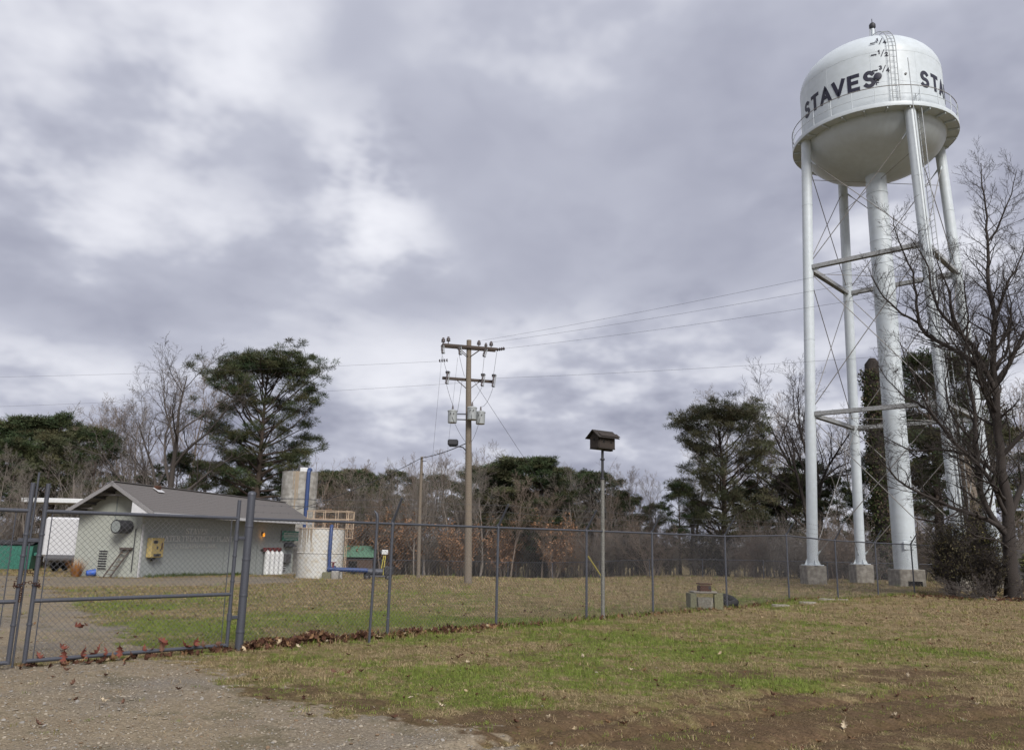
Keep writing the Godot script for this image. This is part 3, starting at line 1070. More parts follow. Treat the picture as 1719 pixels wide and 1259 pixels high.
func build_building() -> void:
	var b := thing("treatment_plant", "low grey block building with a long shingle roof and faded plant lettering", "building", Vector3(-16.185, 0, -33.89), -0.1283)
	var xl := -1.9
	var xr := 0.95
	var L := 16.4
	var eave := 2.42
	var ridge := 3.62
	var hw := 1.95
	var front := 0.9
	var base := -1.1
	var pitch := atan2(ridge - eave, hw)
	var g := Geo.new()
	# walls with thickness: gable, back, two long walls
	var top_at := func(x: float) -> float: return ridge - absf(x) / hw * (ridge - eave) - 0.10
	for z in [0.0, -L + 0.2]:
		g = Geo.new()
		var pts := [Vector2(xl, base), Vector2(xr, base), Vector2(xr, top_at.call(xr)), Vector2(0, top_at.call(0.0)), Vector2(xl, top_at.call(xl))]
		for i in range(1, 4):
			g.tri(V(pts[0].x, pts[0].y, z), V(pts[i].x, pts[i].y, z), V(pts[i + 1].x, pts[i + 1].y, z))
			g.tri(V(pts[0].x, pts[0].y, z - 0.2), V(pts[i + 1].x, pts[i + 1].y, z - 0.2), V(pts[i].x, pts[i].y, z - 0.2))
		for i in 5:
			var p: Vector2 = pts[i]
			var q: Vector2 = pts[(i + 1) % 5]
			g.quad(V(p.x, p.y, z - 0.2), V(q.x, q.y, z - 0.2), V(q.x, q.y, z), V(p.x, p.y, z))
		part(b, "wall", g, M.gable_wall)
	for s in [xl + 0.1, xr - 0.1]:
		g = Geo.new()
		var tp: float = top_at.call(s + 0.1 * signf(s))
		g.box(V(s, (base + tp) * 0.5, -L * 0.5), V(0.2, tp - base, L - 0.404))
		part(b, "wall", g, M.block_wall)
	# roof: two slopes of overlapping courses
	for s in [-1, 1]:
		g = Geo.new()
		var n_course := 15
		var len := hw / cos(pitch)
		var along := Vector3(cos(pitch) * s, -sin(pitch), 0)
		var up := Vector3(sin(pitch) * s, cos(pitch), 0)
		var rg := Vector3(0, ridge, 0)
		var z0 := front
		var z1 := -L - 0.4
		for i in n_course:
			var a0 := len * i / n_course
			var a1 := len * (i + 1) / n_course + 0.01
			var p0 := rg + along * a0 + up * 0.010
			var p1 := rg + along * a1 + up * 0.015
			var under := rg + along * a1 + up * 0.004
			var w0 := Vector3(0, 0, z0 + rng.randf_range(-0.008, 0.008))
			var w1 := Vector3(0, 0, z1)
			if s > 0:
				g.quad(p0 + w0, p1 + w0, p1 + w1, p0 + w1)
				g.quad(p1 + w0, under + w0, under + w1, p1 + w1)
			else:
				g.quad(p0 + w1, p1 + w1, p1 + w0, p0 + w0)
				g.quad(p1 + w1, under + w1, under + w0, p1 + w0)
		var slope := part(b, "roof", g, M.shingle)
		g = Geo.new()
		var bb := Basis(along, up, along.cross(up))
		g.box(rg + along * len * 0.5 - up * 0.035 + Vector3(0, 0, (z0 + z1) * 0.5), V(len, 0.06, z0 - z1 - 0.02), bb)
		part(slope, "roof_deck", g, M.soffit)
		# rake board along the gable edge, gutter board along the eave
		g = Geo.new()
		g.bevel_box(rg + along * (len * 0.5) - up * 0.07 + Vector3(0, 0, z0 + 0.014), V(len + 0.06, 0.15, 0.03), 0.005, bb)
		part(slope, "rake_board", g, M.trim_grey)
		g = Geo.new()
		g.bevel_box(V((hw - 0.005) * s, eave - 0.07, (z0 + z1) * 0.5), V(0.03, 0.15, z0 - z1 - 0.04), 0.005)
		part(slope, "fascia", g, M.trim_white)
		for k in 5:                                  # outriggers under the gable overhang
			var t := (k + 0.3) / 5.0
			g = Geo.new()
			g.box(rg + along * len * t - up * 0.115 + Vector3(0, 0, front * 0.5), V(0.05, 0.10, front - 0.02), bb)
			part(slope, "rafter", g, M.soffit)
	g = Geo.new()
	g.bevel_box(V(0, ridge + 0.02, (front - L - 0.4) * 0.5), V(0.22, 0.04, L + 0.4 + front), 0.015)
	part(b, "ridge_cap", g, M.shingle)
	# boxed return at the right eave corner: a white triangle facing the road, closed soffit behind it
	g = Geo.new()
	var e0 := V(xr + 0.02, eave - 0.13, front - 0.01)
	var e1 := V(hw - 0.03, eave - 0.13, front - 0.01)
	var e2 := V(xr + 0.02, top_at.call(xr) - 0.02, front - 0.01)
	g.tri(e0, e1, e2)
	var back := V(0, 0, -L - 1.0)
	g.quad(e0 + back, e1 + back, e1, e0)
	g.quad(e2, e2 + back * 0.06, e0 + back * 0.06, e0)
	part(b, "soffit_box", g, M.trim_white)
	g = Geo.new()
	g.box(V(-0.35, ridge - 0.52, 0.42), V(1.7, 0.07, 0.05))
	part(b, "collar_tie", g, M.trim_grey)
	g = Geo.new()
	g.box(V(xl + 0.3, eave + 0.12, 0.45), V(1.1, 0.06, 0.05))
	part(b, "collar_tie", g, M.trim_grey)
	# roof vent
	g = Geo.new()
	g.bevel_box(V(0.32, ridge - 0.06, -1.9), V(0.22, 0.16, 0.3), 0.03)
	var rv := part(b, "roof_vent", g, M.rust_dark)
	g = Geo.new()
	g.bevel_box(V(0.40, ridge - 0.17, -1.9), V(0.36, 0.02, 0.5), 0.005, Basis(Vector3.BACK, -pitch))
	part(rv, "flashing", g, M.trim_white)
	# corner boards and seams
	g = Geo.new()
	g.bevel_box(V(xr + 0.012, 0.45, -0.10), V(0.03, 3.0, 0.13), 0.008)
	part(b, "corner_board", g, M.trim_white)
	g = Geo.new()
	g.bevel_box(V(xr - 0.08, 0.45, 0.014), V(0.16, 3.0, 0.03), 0.008)
	part(b, "corner_board", g, M.gable_wall)
	g = Geo.new()
	g.bar(V(xr - 0.22, 0.0, 0.05), V(xr - 0.22, 1.75, 0.05), 0.02, 8)
	part(b, "conduit", g, M.dark_metal)
	for s in [7.4, 11.2]:
		g = Geo.new()
		g.box(V(xr + 0.008, 0.0, -s), V(0.016, 2.2, 0.06))
		part(b, "wall_seam", g, M.seam_grey)
	g = Geo.new()
	g.box(V(-0.27, 2.55, 0.008), V(0.05, 1.2, 0.016))
	part(b, "wall_seam", g, M.seam_grey)
	# concrete footing along the long wall
	g = Geo.new()
	g.bevel_box(V(xr + 0.06, -0.85, -L * 0.5 - 4.0), V(0.14, 0.5, L - 8.0), 0.02)
	part(b, "footing", g, M.concrete)
	# exhaust duct on the gable wall
	g = Geo.new()
	g.bar(V(0.36, 1.82, 0.0), V(0.22, 1.82, 0.62), 0.27, 28)
	var duct := part(b, "exhaust_duct", g, M.dark_metal)
	g = Geo.new()
	g.ring(V(0.218, 1.82, 0.63), 0.255, 0.03, Basis(Vector3.UP, -0.222) * Basis(Vector3.RIGHT, PI / 2), 28, 8)
	part(duct, "rim", g, M.black_rubber)
	g = Geo.new()
	g.bar(V(0.219, 1.82, 0.615), V(0.213, 1.82, 0.645), 0.235, 28)
	part(duct, "shutter", g, M.seam_grey)
	# louvre on the gable wall
	g = Geo.new()
	g.bevel_box(V(-0.60, 0.46, 0.012), V(0.44, 0.84, 0.03), 0.005)
	var lv := part(b, "louvre", g, M.gable_wall)
	for i in 8:
		g = Geo.new()
		g.box(V(-0.60, 0.11 + i * 0.10, 0.045), V(0.36, 0.055, 0.02), Basis(Vector3.RIGHT, 0.5))
		part(lv, "slat", g, M.dark_metal)
	# rust-brown stain of broom grass stands here in the photo: see build_yard_things
	# long wall: lettering, boxes, sign
	for e in [["STAVES", 0.26, 4.54, 1.70, "white_lettering"], ["WATER TREATMENT PLANT", 0.26, 4.72, 1.36, "white_lettering"], ["CLEVELAND CO. ARK.", 0.21, 4.46, 1.03, "faded_lettering"]]:
		var m := letters(e[0], e[1], 0.02, true)
		var o := part_mesh(b, "lettering", m, M[e[4]])
		o.position = V(xr + 0.012, e[3], -e[2])
		o.rotation.y = PI / 2
		var want: float = {"STAVES": 1.95, "WATER TREATMENT PLANT": 6.9, "CLEVELAND CO. ARK.": 4.2}[e[0]]
		o.scale.x = want / maxf(m.get_aabb().size.x, 0.01)
	var wb := Basis(Vector3.UP, PI / 2)
	g = Geo.new()
	g.bevel_box(V(xr + 0.13, 0.98, -0.95), V(0.24, 0.82, 0.95), 0.03)
	var yb := part(b, "yellow_cabinet", g, M.yellow_box)
	for e in [[1.22, -0.75, 0.12, 0.3], [0.98, -0.9, 0.12, 0.1], [0.88, -1.15, 0.08, 0.08], [0.68, -0.95, 0.10, 0.55], [1.05, -1.25, 0.3, 0.1]]:
		g = Geo.new()
		g.bevel_box(V(xr + 0.258, e[0], e[1]), V(0.02, e[2], e[3]), 0.006)
		part(yb, "switch", g, M.dark_metal if e[2] < 0.2 else M.rust_dark)
	g = Geo.new()
	g.bar(V(xr + 0.12, 0.45, -0.9), V(xr + 0.12, 0.58, -0.9), 0.09, 10)
	part(yb, "hub", g, M.dark_metal)
	# four gas cylinders chained to the wall: things of their own
	for i in 4:
		var s := 12.05 + i * 0.62
		var lp := V(xr + 0.26, 0, -s)
		var wp := b.transform * lp
		var gy := land(wp.x, -wp.z)
		var c := thing("gas_cylinder", "tall white gas cylinder standing against the long block wall", "gas cylinder", V(wp.x, gy - 0.01, wp.z), 0.0, "row of white gas cylinders")
		g = Geo.new()
		g.lathe([Vector2(0.001, 0.0), Vector2(0.15, 0.02), Vector2(0.165, 0.06), Vector2(0.165, 1.12), Vector2(0.15, 1.22), Vector2(0.10, 1.30), Vector2(0.05, 1.33), Vector2(0.05, 1.36)], 20)
		part(c, "bottle", g, M.white_paint)
		g = Geo.new()
		g.bar(V(0, 1.35, 0), V(0, 1.44, 0), 0.03, 8)
		part(c, "valve", g, M.dark_metal)
	g = Geo.new()
	g.bevel_box(V(xr + 0.05, 0.80, -12.95), V(0.08, 0.06, 2.6), 0.01)
	var rack := part(b, "manifold", g, M.dark_metal)
	for i in 4:
		g = Geo.new()
		g.bevel_box(V(xr + 0.12, 0.80, -(12.05 + i * 0.62)), V(0.16, 0.22, 0.36), 0.02)
		part(rack, "regulator", g, M.red_paint)
	# green notice sign hung below the eave
	var sg := thing("notice_sign", "green notice sign with pale lettering hung under the eave", "sign", b.transform * V(xr + 0.10, 1.58, -15.6), -0.1283 + PI / 2)
	g = Geo.new()
	g.bevel_box(V(0, 0, 0), V(2.7, 0.58, 0.04), 0.01)
	part(sg, "panel", g, M.green_sign)
	for e in [[0.15, 2.2, 0.07], [0.02, 2.3, 0.09], [-0.09, 2.2, 0.05], [-0.20, 1.7, 0.05]]:
		var x: float = -e[1] * 0.5
		while x < e[1] * 0.5:                        # worn lettering, too small to read even in the photograph
			var wlen := rng.randf_range(0.05, 0.13)
			g = Geo.new()
			g.box(V(x + wlen * 0.5, e[0], 0.024), V(wlen, e[2], 0.006))
			part(sg, "mark", g, M.white_lettering)
			x += wlen + rng.randf_range(0.03, 0.07)
	for s in [-1, 1]:
		g = Geo.new()
		g.bar(V(1.1 * s, 0, -0.09), V(1.1 * s, 0, -0.02), 0.02, 6)
		part(sg, "standoff", g, M.dark_metal)
	# hood, meter, louvre at the far end of the long wall
	g = Geo.new()
	g.quad(V(xr, 1.18, -16.1), V(xr, 1.18, -14.8), V(xr + 0.35, 0.98, -14.8), V(xr + 0.35, 0.98, -16.1))
	g.tri(V(xr, 1.18, -14.8), V(xr, 0.90, -14.8), V(xr + 0.35, 0.98, -14.8))
	g.quad(V(xr + 0.35, 0.98, -16.1), V(xr + 0.35, 0.98, -14.8), V(xr, 0.90, -14.8), V(xr, 0.90, -16.1))
	part(b, "vent_hood", g, M.dark_metal)
	g = Geo.new()
	g.bevel_box(V(xr + 0.09, 0.26, -15.25), V(0.18, 0.54, 0.8), 0.03)
	part(b, "meter_box", g, M.machine_grey)
	g = Geo.new()
	g.bevel_box(V(xr + 0.012, -0.24, -14.85), V(0.03, 0.50, 0.85), 0.005)
	var lv2 := part(b, "louvre", g, M.trim_white)
	for i in 4:
		g = Geo.new()
		g.box(V(xr + 0.04, -0.42 + i * 0.125, -14.85), V(0.02, 0.055, 0.72))
		part(lv2, "slat", g, M.dark_metal)
	# amber wall lamp
	var lw: Vector3 = b.transform * V(xr + 0.12, 1.62, -11.68)
	var la := thing("wall_lamp", "small amber lamp glowing on the long wall under the eave", "lamp", lw, -0.1283)
	g = Geo.new()
	g.bevel_box(V(-0.08, 0.05, 0), V(0.08, 0.22, 0.16), 0.02)
	part(la, "fitting", g, M.dark_metal)
	g = Geo.new()
	g.lathe([Vector2(0.001, -0.11), Vector2(0.05, -0.10), Vector2(0.062, 0.0), Vector2(0.05, 0.08), Vector2(0.001, 0.10)], 16)
	var glow := StandardMaterial3D.new()
	glow.albedo_color = lin(0.7, 0.4, 0.1)
	glow.emission_enabled = true
	glow.emission = Color(1.0, 0.62, 0.16)
	glow.emission_energy_multiplier = 0.45
	part(la, "glass_globe", g, glow)
	var bulb := OmniLight3D.new()
	bulb.name = "bulb"
	bulb.light_color = Color(1.0, 0.66, 0.25)
	bulb.light_energy = 0.03
	bulb.light_size = 0.08
	bulb.omni_range = 6.0
	bulb.shadow_enabled = true
	la.add_child(bulb)
	# the old step ladder leaning on the gable wall
	var sp := b.transform * V(0.02, 0, 0.42)
	var lg := land(sp.x, -sp.z)
	var sl := thing("leaning_ladder", "old grey wooden ladder leaning against the gable wall", "ladder", V(sp.x, lg, sp.z), -0.1283)
	var foot := V(-0.22, 0.0, 0.05)
	var head := V(0.28, 1.12, -0.36)
	for s in [0.0, 0.30]:
		g = Geo.new()
		var dir := (head - foot).normalized()
		var side := V(s, 0, 0)
		g.bevel_box((foot + head) * 0.5 + side, V(0.06, 1.28, 0.035), 0.006, Basis(dir.cross(Vector3.BACK).normalized(), dir, Vector3.BACK))
		part(sl, "rail", g, M.arm_wood)
	for i in 6:
		var p := foot.lerp(head, 0.1 + i * 0.15)
		g = Geo.new()
		g.bevel_box(p + V(0.15, 0, 0), V(0.28, 0.03, 0.08), 0.006)
		part(sl, "step", g, M.pole_wood)
	g = Geo.new()
	g.bevel_box(head + V(0.12, 0.02, 0.02), V(0.52, 0.10, 0.16), 0.01)
	part(sl, "top_step", g, M.arm_wood)
	# a blue bucket lying beside it
	var bp := b.transform * V(-0.88, 0, 0.30)
	var bg := land(bp.x, -bp.z)
	var bk := thing("blue_bucket", "blue plastic bucket lying on its side by the gable wall", "bucket", V(bp.x, bg, bp.z), 0.7)
	g = Geo.new()
	g.lathe([Vector2(0.001, 0.0), Vector2(0.11, 0.0), Vector2(0.14, 0.32), Vector2(0.15, 0.33), Vector2(0.13, 0.33), Vector2(0.10, 0.02), Vector2(0.001, 0.02)], 20, V(-0.16, 0.14, 0), Basis(Vector3.BACK, -PI / 2 + 0.09))
	part(bk, "body", g, M.blue_plastic)
	g = Geo.new()
	g.ring(V(0.14, 0.14, 0), 0.15, 0.008, Basis(Vector3.BACK, -PI / 2 + 0.6), 16, 5, PI, 0.0)
	part(bk, "handle", g, M.galvanized)


func build_treatment_tanks() -> void:
	# round settling tank with rusty railing
	var at := Vector3(-8.95, land(-8.95, 39.0) - 0.02, -39.0)
	var t := thing("settling_tank", "round white steel tank streaked with rust beside the building", "tank", at)
	var R := 1.08
	var H := 2.36
	var g := Geo.new()
	g.lathe([Vector2(R, 0), Vector2(R, H), Vector2(R - 0.05, H), Vector2(0.001, H + 0.02)], 48)
	var shell := part(t, "shell", g, M.rusty_white)
	for y in [0.02, 1.2, H - 0.03]:
		g = Geo.new()
		g.ring(V(0, y, 0), R + 0.004, 0.025, Basis(), 48, 6)
		part(shell, "band", g, M.rust_rail if y > 2 else M.rusty_white)
	for i in 9:                                     # rust runs under the rim
		var a := -1.0 + i * 0.10 + rng.randf_range(-0.04, 0.04)
		var len := rng.randf_range(0.35, 1.2)
		g = Geo.new()
		var w := rng.randf_range(0.02, 0.055)
		var o := Vector3(sin(a), 0, cos(a)) * (R + 0.004)
		var s := Vector3(cos(a), 0, -sin(a)) * w
		g.quad(o - s * 0.3 + V(0, H - 0.06 - len, 0), o + s * 0.3 + V(0, H - 0.06 - len, 0), o + s + V(0, H - 0.06, 0), o - s + V(0, H - 0.06, 0))
		part(shell, "rust_run", g, M.rust_stain)
	g = Geo.new()
	for y in [0.42, 0.80]:
		g.ring(V(0.3, H + y, -0.3), R + 0.06, 0.016, Basis(), 40, 6)
	var rail := part(t, "railing", g, M.rust_rail)
	for k in 12:
		var a := TAU * k / 12.0
		g = Geo.new()
		g.bar(V(0.3 + sin(a) * (R + 0.06), H - 0.02, -0.3 + cos(a) * (R + 0.06)), V(0.3 + sin(a) * (R + 0.06), H + 0.8, -0.3 + cos(a) * (R + 0.06)), 0.018, 6)
		part(rail, "baluster", g, M.rust_rail)
	# ladder with hooped cage on its right side
	g = Geo.new()
	for s in [-1, 1]:
		g.bar(V(R + 0.10, 0.3, 0.18 * s), V(R + 0.10, H + 0.85, 0.18 * s), 0.02, 6)
	var cage := part(t, "caged_ladder", g, M.rust_rail)
	for i in 10:
		g = Geo.new()
		g.bar(V(R + 0.10, 0.4 + i * 0.28, -0.18), V(R + 0.10, 0.4 + i * 0.28, 0.18), 0.012, 5)
		part(cage, "rung", g, M.rust_rail)
	for y in [1.9, 2.35, 2.8, 3.15]:
		g = Geo.new()
		g.ring(V(R + 0.10, y, 0), 0.30, 0.018, Basis(), 18, 5, PI, 0.0)
		part(cage, "hoop", g, M.rust_rail)
	for k in 5:
		var a := PI * (k + 0.5) / 5.0
		g = Geo.new()
		g.bar(V(R + 0.10 + sin(a) * 0.30, 1.9, cos(a) * 0.30), V(R + 0.10 + sin(a) * 0.30, 3.15, cos(a) * 0.30), 0.012, 5)
		part(cage, "strap", g, M.rust_rail)
	# blue pipework
	g = Geo.new()
	var pr := PackedFloat32Array([0.085, 0.085, 0.085, 0.085, 0.085])
	g.tube(PackedVector3Array([V(0.62, 2.45, 0.80), V(0.66, 2.30, 1.02), V(0.66, 1.2, 1.06), V(0.68, 0.62, 1.06), V(0.70, 0.50, 1.06)]), pr, 12)
	var pipe := part(t, "blue_pipe", g, M.blue_pipe)
	g = Geo.new()
	g.tube(PackedVector3Array([V(0.60, 0.50, 1.06), V(2.45, 0.46, 0.9)]), PackedFloat32Array([0.10, 0.10]), 12)
	part(pipe, "outlet", g, M.blue_pipe)
	for x in [0.66, 0.92]:
		g = Geo.new()
		g.bar(V(x, 0.49, 1.05), V(x + 0.05, 0.49, 1.05), 0.17, 16)
		part(pipe, "flange", g, M.blue_pipe)
	g = Geo.new()
	g.bar(V(0.86, 0.55, 1.05), V(0.86, 0.78, 1.05), 0.05, 8)
	var valve := part(pipe, "valve", g, M.red_paint)
	g = Geo.new()
	g.ring(V(0.86, 0.80, 1.05), 0.13, 0.018, Basis(), 18, 6)
	part(valve, "hand_wheel", g, M.red_paint)
	# blocks that carry the pipe
	var by := land(-8.3, 37.9)
	for e in [[-8.33, 0.40, 0.34, "concrete_mossy", "dark mossy concrete block under the blue pipe"], [-7.94, 0.34, 0.40, "concrete_pale", "pale concrete block under the blue pipe"]]:
		g = Geo.new()
		g.bevel_box(V(0, e[2] * 0.5 - 0.03, 0), V(e[1], e[2], 0.4), 0.02)
		single("pipe_block", g, M[e[3]], e[4], "concrete block", "", V(e[0], by, -37.9))
	# tall concrete tower behind the roof with a blue riser pipe
	var sp := Vector3(-13.98, land(-13.98, 53.5) - 0.05, -53.5)
	var st := thing("aeration_tower", "tall round pale concrete tower behind the roof end with blue pipe", "tank", sp)
	var sh := 5.74 - sp.y
	g = Geo.new()
	g.lathe([Vector2(1.16, 0), Vector2(1.16, sh), Vector2(1.10, sh), Vector2(1.08, sh - 0.06), Vector2(0.001, sh - 0.06)], 40)
	var sb := part(st, "shell", g, M.concrete_pale)
	for y in [sh * 0.45, sh * 0.66, sh * 0.73]:
		g = Geo.new()
		g.ring(V(0, y, 0), 1.165, 0.014, Basis(), 40, 5)
		part(sb, "hoop", g, M.galvanized)
	for e in [[0.05, 2.4, 0.09], [0.16, 1.9, 0.05], [0.62, 2.2, 0.06], [-0.1, 1.2, 0.04]]:
		g = Geo.new()
		var o: Vector3 = Vector3(sin(e[0]), 0, cos(e[0])) * 1.166
		var s: Vector3 = Vector3(cos(e[0]), 0, -sin(e[0])) * e[2]
		g.quad(o - s * 0.5 + V(0, sh - e[1], 0), o + s * 0.5 + V(0, sh - e[1], 0), o + s + V(0, sh, 0), o - s + V(0, sh, 0))
		part(sb, "rust_run", g, M.rust_stain)
	g = Geo.new()
	g.tube(PackedVector3Array([V(0.80, 0.3, 1.02), V(0.80, sh - 0.1, 1.02), V(0.80, sh + 0.12, 0.9), V(0.78, sh + 0.14, 0.5)]), PackedFloat32Array([0.13, 0.13, 0.13, 0.13]), 14)
	part(st, "blue_pipe", g, M.blue_pipe)
	g = Geo.new()
	g.bevel_box(V(0.45, sh + 0.10, 0.75), V(0.5, 0.30, 0.4), 0.03)
	part(st, "hatch", g, M.white_paint)
	g = Geo.new()
	g.bar(V(0.15, sh - 0.06, 0.6), V(0.15, sh + 0.42, 0.6), 0.18, 12)
	part(st, "vent", g, M.machine_grey)
	# pump unit on the grass at the end of the blue pipe
	var mp := Vector3(-6.0, land(-6.0, 38.4), -38.4)
	var mc := thing("pump_unit", "dark pump and engine unit on the grass at the pipe's end", "pump", mp, 0.1)
	g = Geo.new()
	g.bevel_box(V(-0.1, 0.17, 0), V(1.25, 0.08, 0.5), 0.02)
	part(mc, "skid", g, M.machine_grey)
	g = Geo.new()
	g.bar(V(-0.72, 0.36, 0), V(0.15, 0.36, 0), 0.15, 16)
	part(mc, "pump_housing", g, M.galvanized)
	g = Geo.new()
	g.bevel_box(V(0.42, 0.42, 0), V(0.45, 0.42, 0.45), 0.06)
	part(mc, "engine", g, M.dark_metal)
	g = Geo.new()
	g.bar(V(0.42, 0.62, 0.0), V(0.42, 0.78, 0.05), 0.05, 8)
	part(mc, "exhaust", g, M.rust_dark)
	for e in [[-0.55, 0.24], [0.42, 0.24], [-0.55, -0.24], [0.42, -0.24]]:
		g = Geo.new()
		g.ring(V(e[0], 0.15, e[1]), 0.10, 0.055, Basis(Vector3.RIGHT, PI / 2), 16, 8)
		var w := part(mc, "wheel", g, M.black_rubber)
		g = Geo.new()
		g.bar(V(e[0], 0.15, e[1] - 0.04), V(e[0], 0.15, e[1] + 0.04), 0.07, 12)
		part(w, "rim", g, M.machine_grey)


func build_far_left() -> void:
	var g: Geo
	# green dumpster
	var dp := Vector3(-25.3, land(-25.3, 42.0), -42.0)
	var d := thing("dumpster", "green steel dumpster with arched dark lids behind the gate", "dumpster", dp, 0.25)
	g = Geo.new()
	var w := 2.1
	var bt := [V(-w * 0.45, 0.12, 0.75), V(w * 0.45, 0.12, 0.75), V(w * 0.45, 0.12, -0.75), V(-w * 0.45, 0.12, -0.75)]
	var tp := [V(-w * 0.5, 1.28, 0.85), V(w * 0.5, 1.28, 0.85), V(w * 0.5, 1.45, -0.85), V(-w * 0.5, 1.45, -0.85)]
	for i in 4:
		var k := (i + 1) % 4
		g.quad(bt[i], bt[k], tp[k], tp[i])
	g.quad(bt[3], bt[2], bt[1], bt[0])
	part(d, "bin", g, M.dumpster_green)
	for s in [-1, 1]:
		g = Geo.new()
		var p := PackedVector3Array()
		for i in 7:
			var t := i / 6.0
			p.append(V(0, 1.34 + 0.16 * sin(PI * t) + 0.08 * t, 0.9 - 1.8 * t))
		for i in 6:
			g.quad(p[i] + V(0.52 * s - 0.5, 0, 0), p[i] + V(0.52 * s + 0.5, 0, 0), p[i + 1] + V(0.52 * s + 0.5, 0, 0), p[i + 1] + V(0.52 * s - 0.5, 0, 0))
			g.quad(p[i] + V(0.52 * s + 0.5, -0.04, 0), p[i] + V(0.52 * s - 0.5, -0.04, 0), p[i + 1] + V(0.52 * s - 0.5, -0.04, 0), p[i + 1] + V(0.52 * s + 0.5, -0.04, 0))
		part(d, "lid", g, M.black_rubber)
		g = Geo.new()
		g.bevel_box(V(w * 0.52 * s, 0.85, 0.1), V(0.14, 0.16, 0.9), 0.02)
		part(d, "lift_pocket", g, M.dumpster_green)
		for z in [-0.6, 0.6]:
			g = Geo.new()
			g.bar(V(0.8 * s - 0.03, 0.08, z), V(0.8 * s + 0.03, 0.08, z), 0.08, 12)
			part(d, "caster", g, M.black_rubber)
	for x in [-0.7, 0.0, 0.7]:
		g = Geo.new()
		g.bevel_box(V(x, 0.68, 0.83), V(0.07, 1.05, 0.06), 0.01, Basis(Vector3.RIGHT, 0.085))
		part(d, "rib", g, M.dumpster_green)
	# white box trailer beside the far gable corner
	var tp2 := Vector3(-21.5, land(-21.5, 39.5), -39.5)
	var t := thing("box_trailer", "white box trailer parked beyond the gable corner", "trailer", tp2, 0.1)
	g = Geo.new()
	g.bevel_box(V(0, 1.68, -1.5), V(1.55, 1.85, 4.0), 0.09)
	part(t, "box", g, M.trim_white)
	g = Geo.new()
	g.bar(V(-0.5, 0.68, 0.55), V(0.95, 0.68, 0.55), 0.17, 16)
	part(t, "roller_tank", g, M.machine_grey)
	for z in [-1.0, -2.1]:
		for s in [-1, 1]:
			g = Geo.new()
			g.ring(V(0.68 * s, 0.36, z), 0.25, 0.11, Basis(Vector3.BACK, PI / 2), 20, 8)
			var wh := part(t, "wheel", g, M.black_rubber)
			g = Geo.new()
			g.bar(V(0.68 * s - 0.08, 0.36, z), V(0.68 * s + 0.08, 0.36, z), 0.17, 14)
			part(wh, "rim", g, M.galvanized)
	g = Geo.new()
	g.bevel_box(V(0, 0.66, -1.5), V(1.3, 0.14, 3.8), 0.02)
	part(t, "frame", g, M.dark_metal)
	# a white car far behind, mostly hidden by the trailer
	var cp := Vector3(-28.6, land(-28.6, 55.0), -55.0)
	var c := thing("parked_car", "white car parked far behind the box trailer", "car", cp, 0.2)
	g = Geo.new()
	g.bevel_box(V(0, 0.62, 0), V(4.3, 0.62, 1.7), 0.18)
	part(c, "body", g, M.white_car)
	g = Geo.new()
	g.bevel_box(V(-0.1, 1.12, 0), V(2.3, 0.6, 1.5), 0.22)
	part(c, "cabin", g, M.glass_dark)
	g = Geo.new()
	g.bevel_box(V(-0.1, 1.42, 0), V(1.7, 0.06, 1.35), 0.03)
	part(c, "roof", g, M.white_car)
	for x in [-1.35, 1.35]:
		for s in [-1, 1]:
			g = Geo.new()
			g.ring(V(x, 0.32, 0.78 * s), 0.22, 0.10, Basis(Vector3.RIGHT, PI / 2), 18, 8)
			var wh := part(c, "wheel", g, M.black_rubber)
			g = Geo.new()
			g.bar(V(x, 0.32, 0.78 * s - 0.06), V(x, 0.32, 0.78 * s + 0.06), 0.16, 12)
			part(wh, "rim", g, M.galvanized)
	# shed with a pale flat roof behind the building
	var sp := Vector3(-27.6, land(-27.6, 51.0), -51.0)
	var s := thing("open_shed", "open shed with a thin white flat roof behind the building", "shed", sp)
	g = Geo.new()
	g.bevel_box(V(0, 4.15, 0), V(4.4, 0.28, 3.4), 0.03)
	part(s, "roof", g, M.white_paint)
	for x in [-2.0, 2.0]:
		for z in [-1.5, 1.5]:
			g = Geo.new()
			g.bar(V(x, -0.1, z), V(x, 4.05, z), 0.08, 8)
			part(s, "post", g, M.arm_wood)
	# hut with a green metal roof at the edge of the wood
	var hp := Vector3(-10.9, land(-10.9, 60.0), -60.0)
	var h := thing("small_hut", "small brown hut with a pale green metal roof by the wood", "hut", hp, 0.12)
	g = Geo.new()
	g.box(V(0, 0.5, 0), V(2.0, 1.3, 1.8))
	part(h, "wall", g, M.hut_brown)
	for sd in [-1, 1]:
		g = Geo.new()
		var n := V(0, cos(0.55), sin(0.55) * sd)
		g.bevel_box(V(0, 1.62, 0.58 * sd), V(2.5, 0.05, 1.35), 0.01, Basis(Vector3.RIGHT, 0.62 * sd))
		var rf := part(h, "roof", g, M.roof_green)
		for i in 9:
			g = Geo.new()
			g.box(V(-1.2 + i * 0.3, 1.655, 0.58 * sd), V(0.03, 0.04, 1.33), Basis(Vector3.RIGHT, 0.62 * sd))
			part(rf, "rib", g, M.roof_green)
	g = Geo.new()
	g.bevel_box(V(-0.4, 0.4, 0.905), V(0.6, 1.1, 0.02), 0.005)
	part(h, "door", g, M.hole_dark)
	# white meter box on a leaning stake beside the hut
	var mp := Vector3(-8.2, land(-8.2, 54.0), -54.0)
	var m := thing("meter_post", "white meter box on yellowed stakes near the small hut", "meter box", mp)
	for s2 in [-1, 1]:
		g = Geo.new()
		g.bar(V(0.1 * s2 - 0.1, -0.05, 0), V(0.05 * s2 + 0.05, 1.35, 0), 0.03, 8)
		part(m, "stake", g, M.guy_yellow)
	g = Geo.new()
	g.bevel_box(V(0.05, 1.5, 0.02), V(0.42, 0.32, 0.2), 0.04)
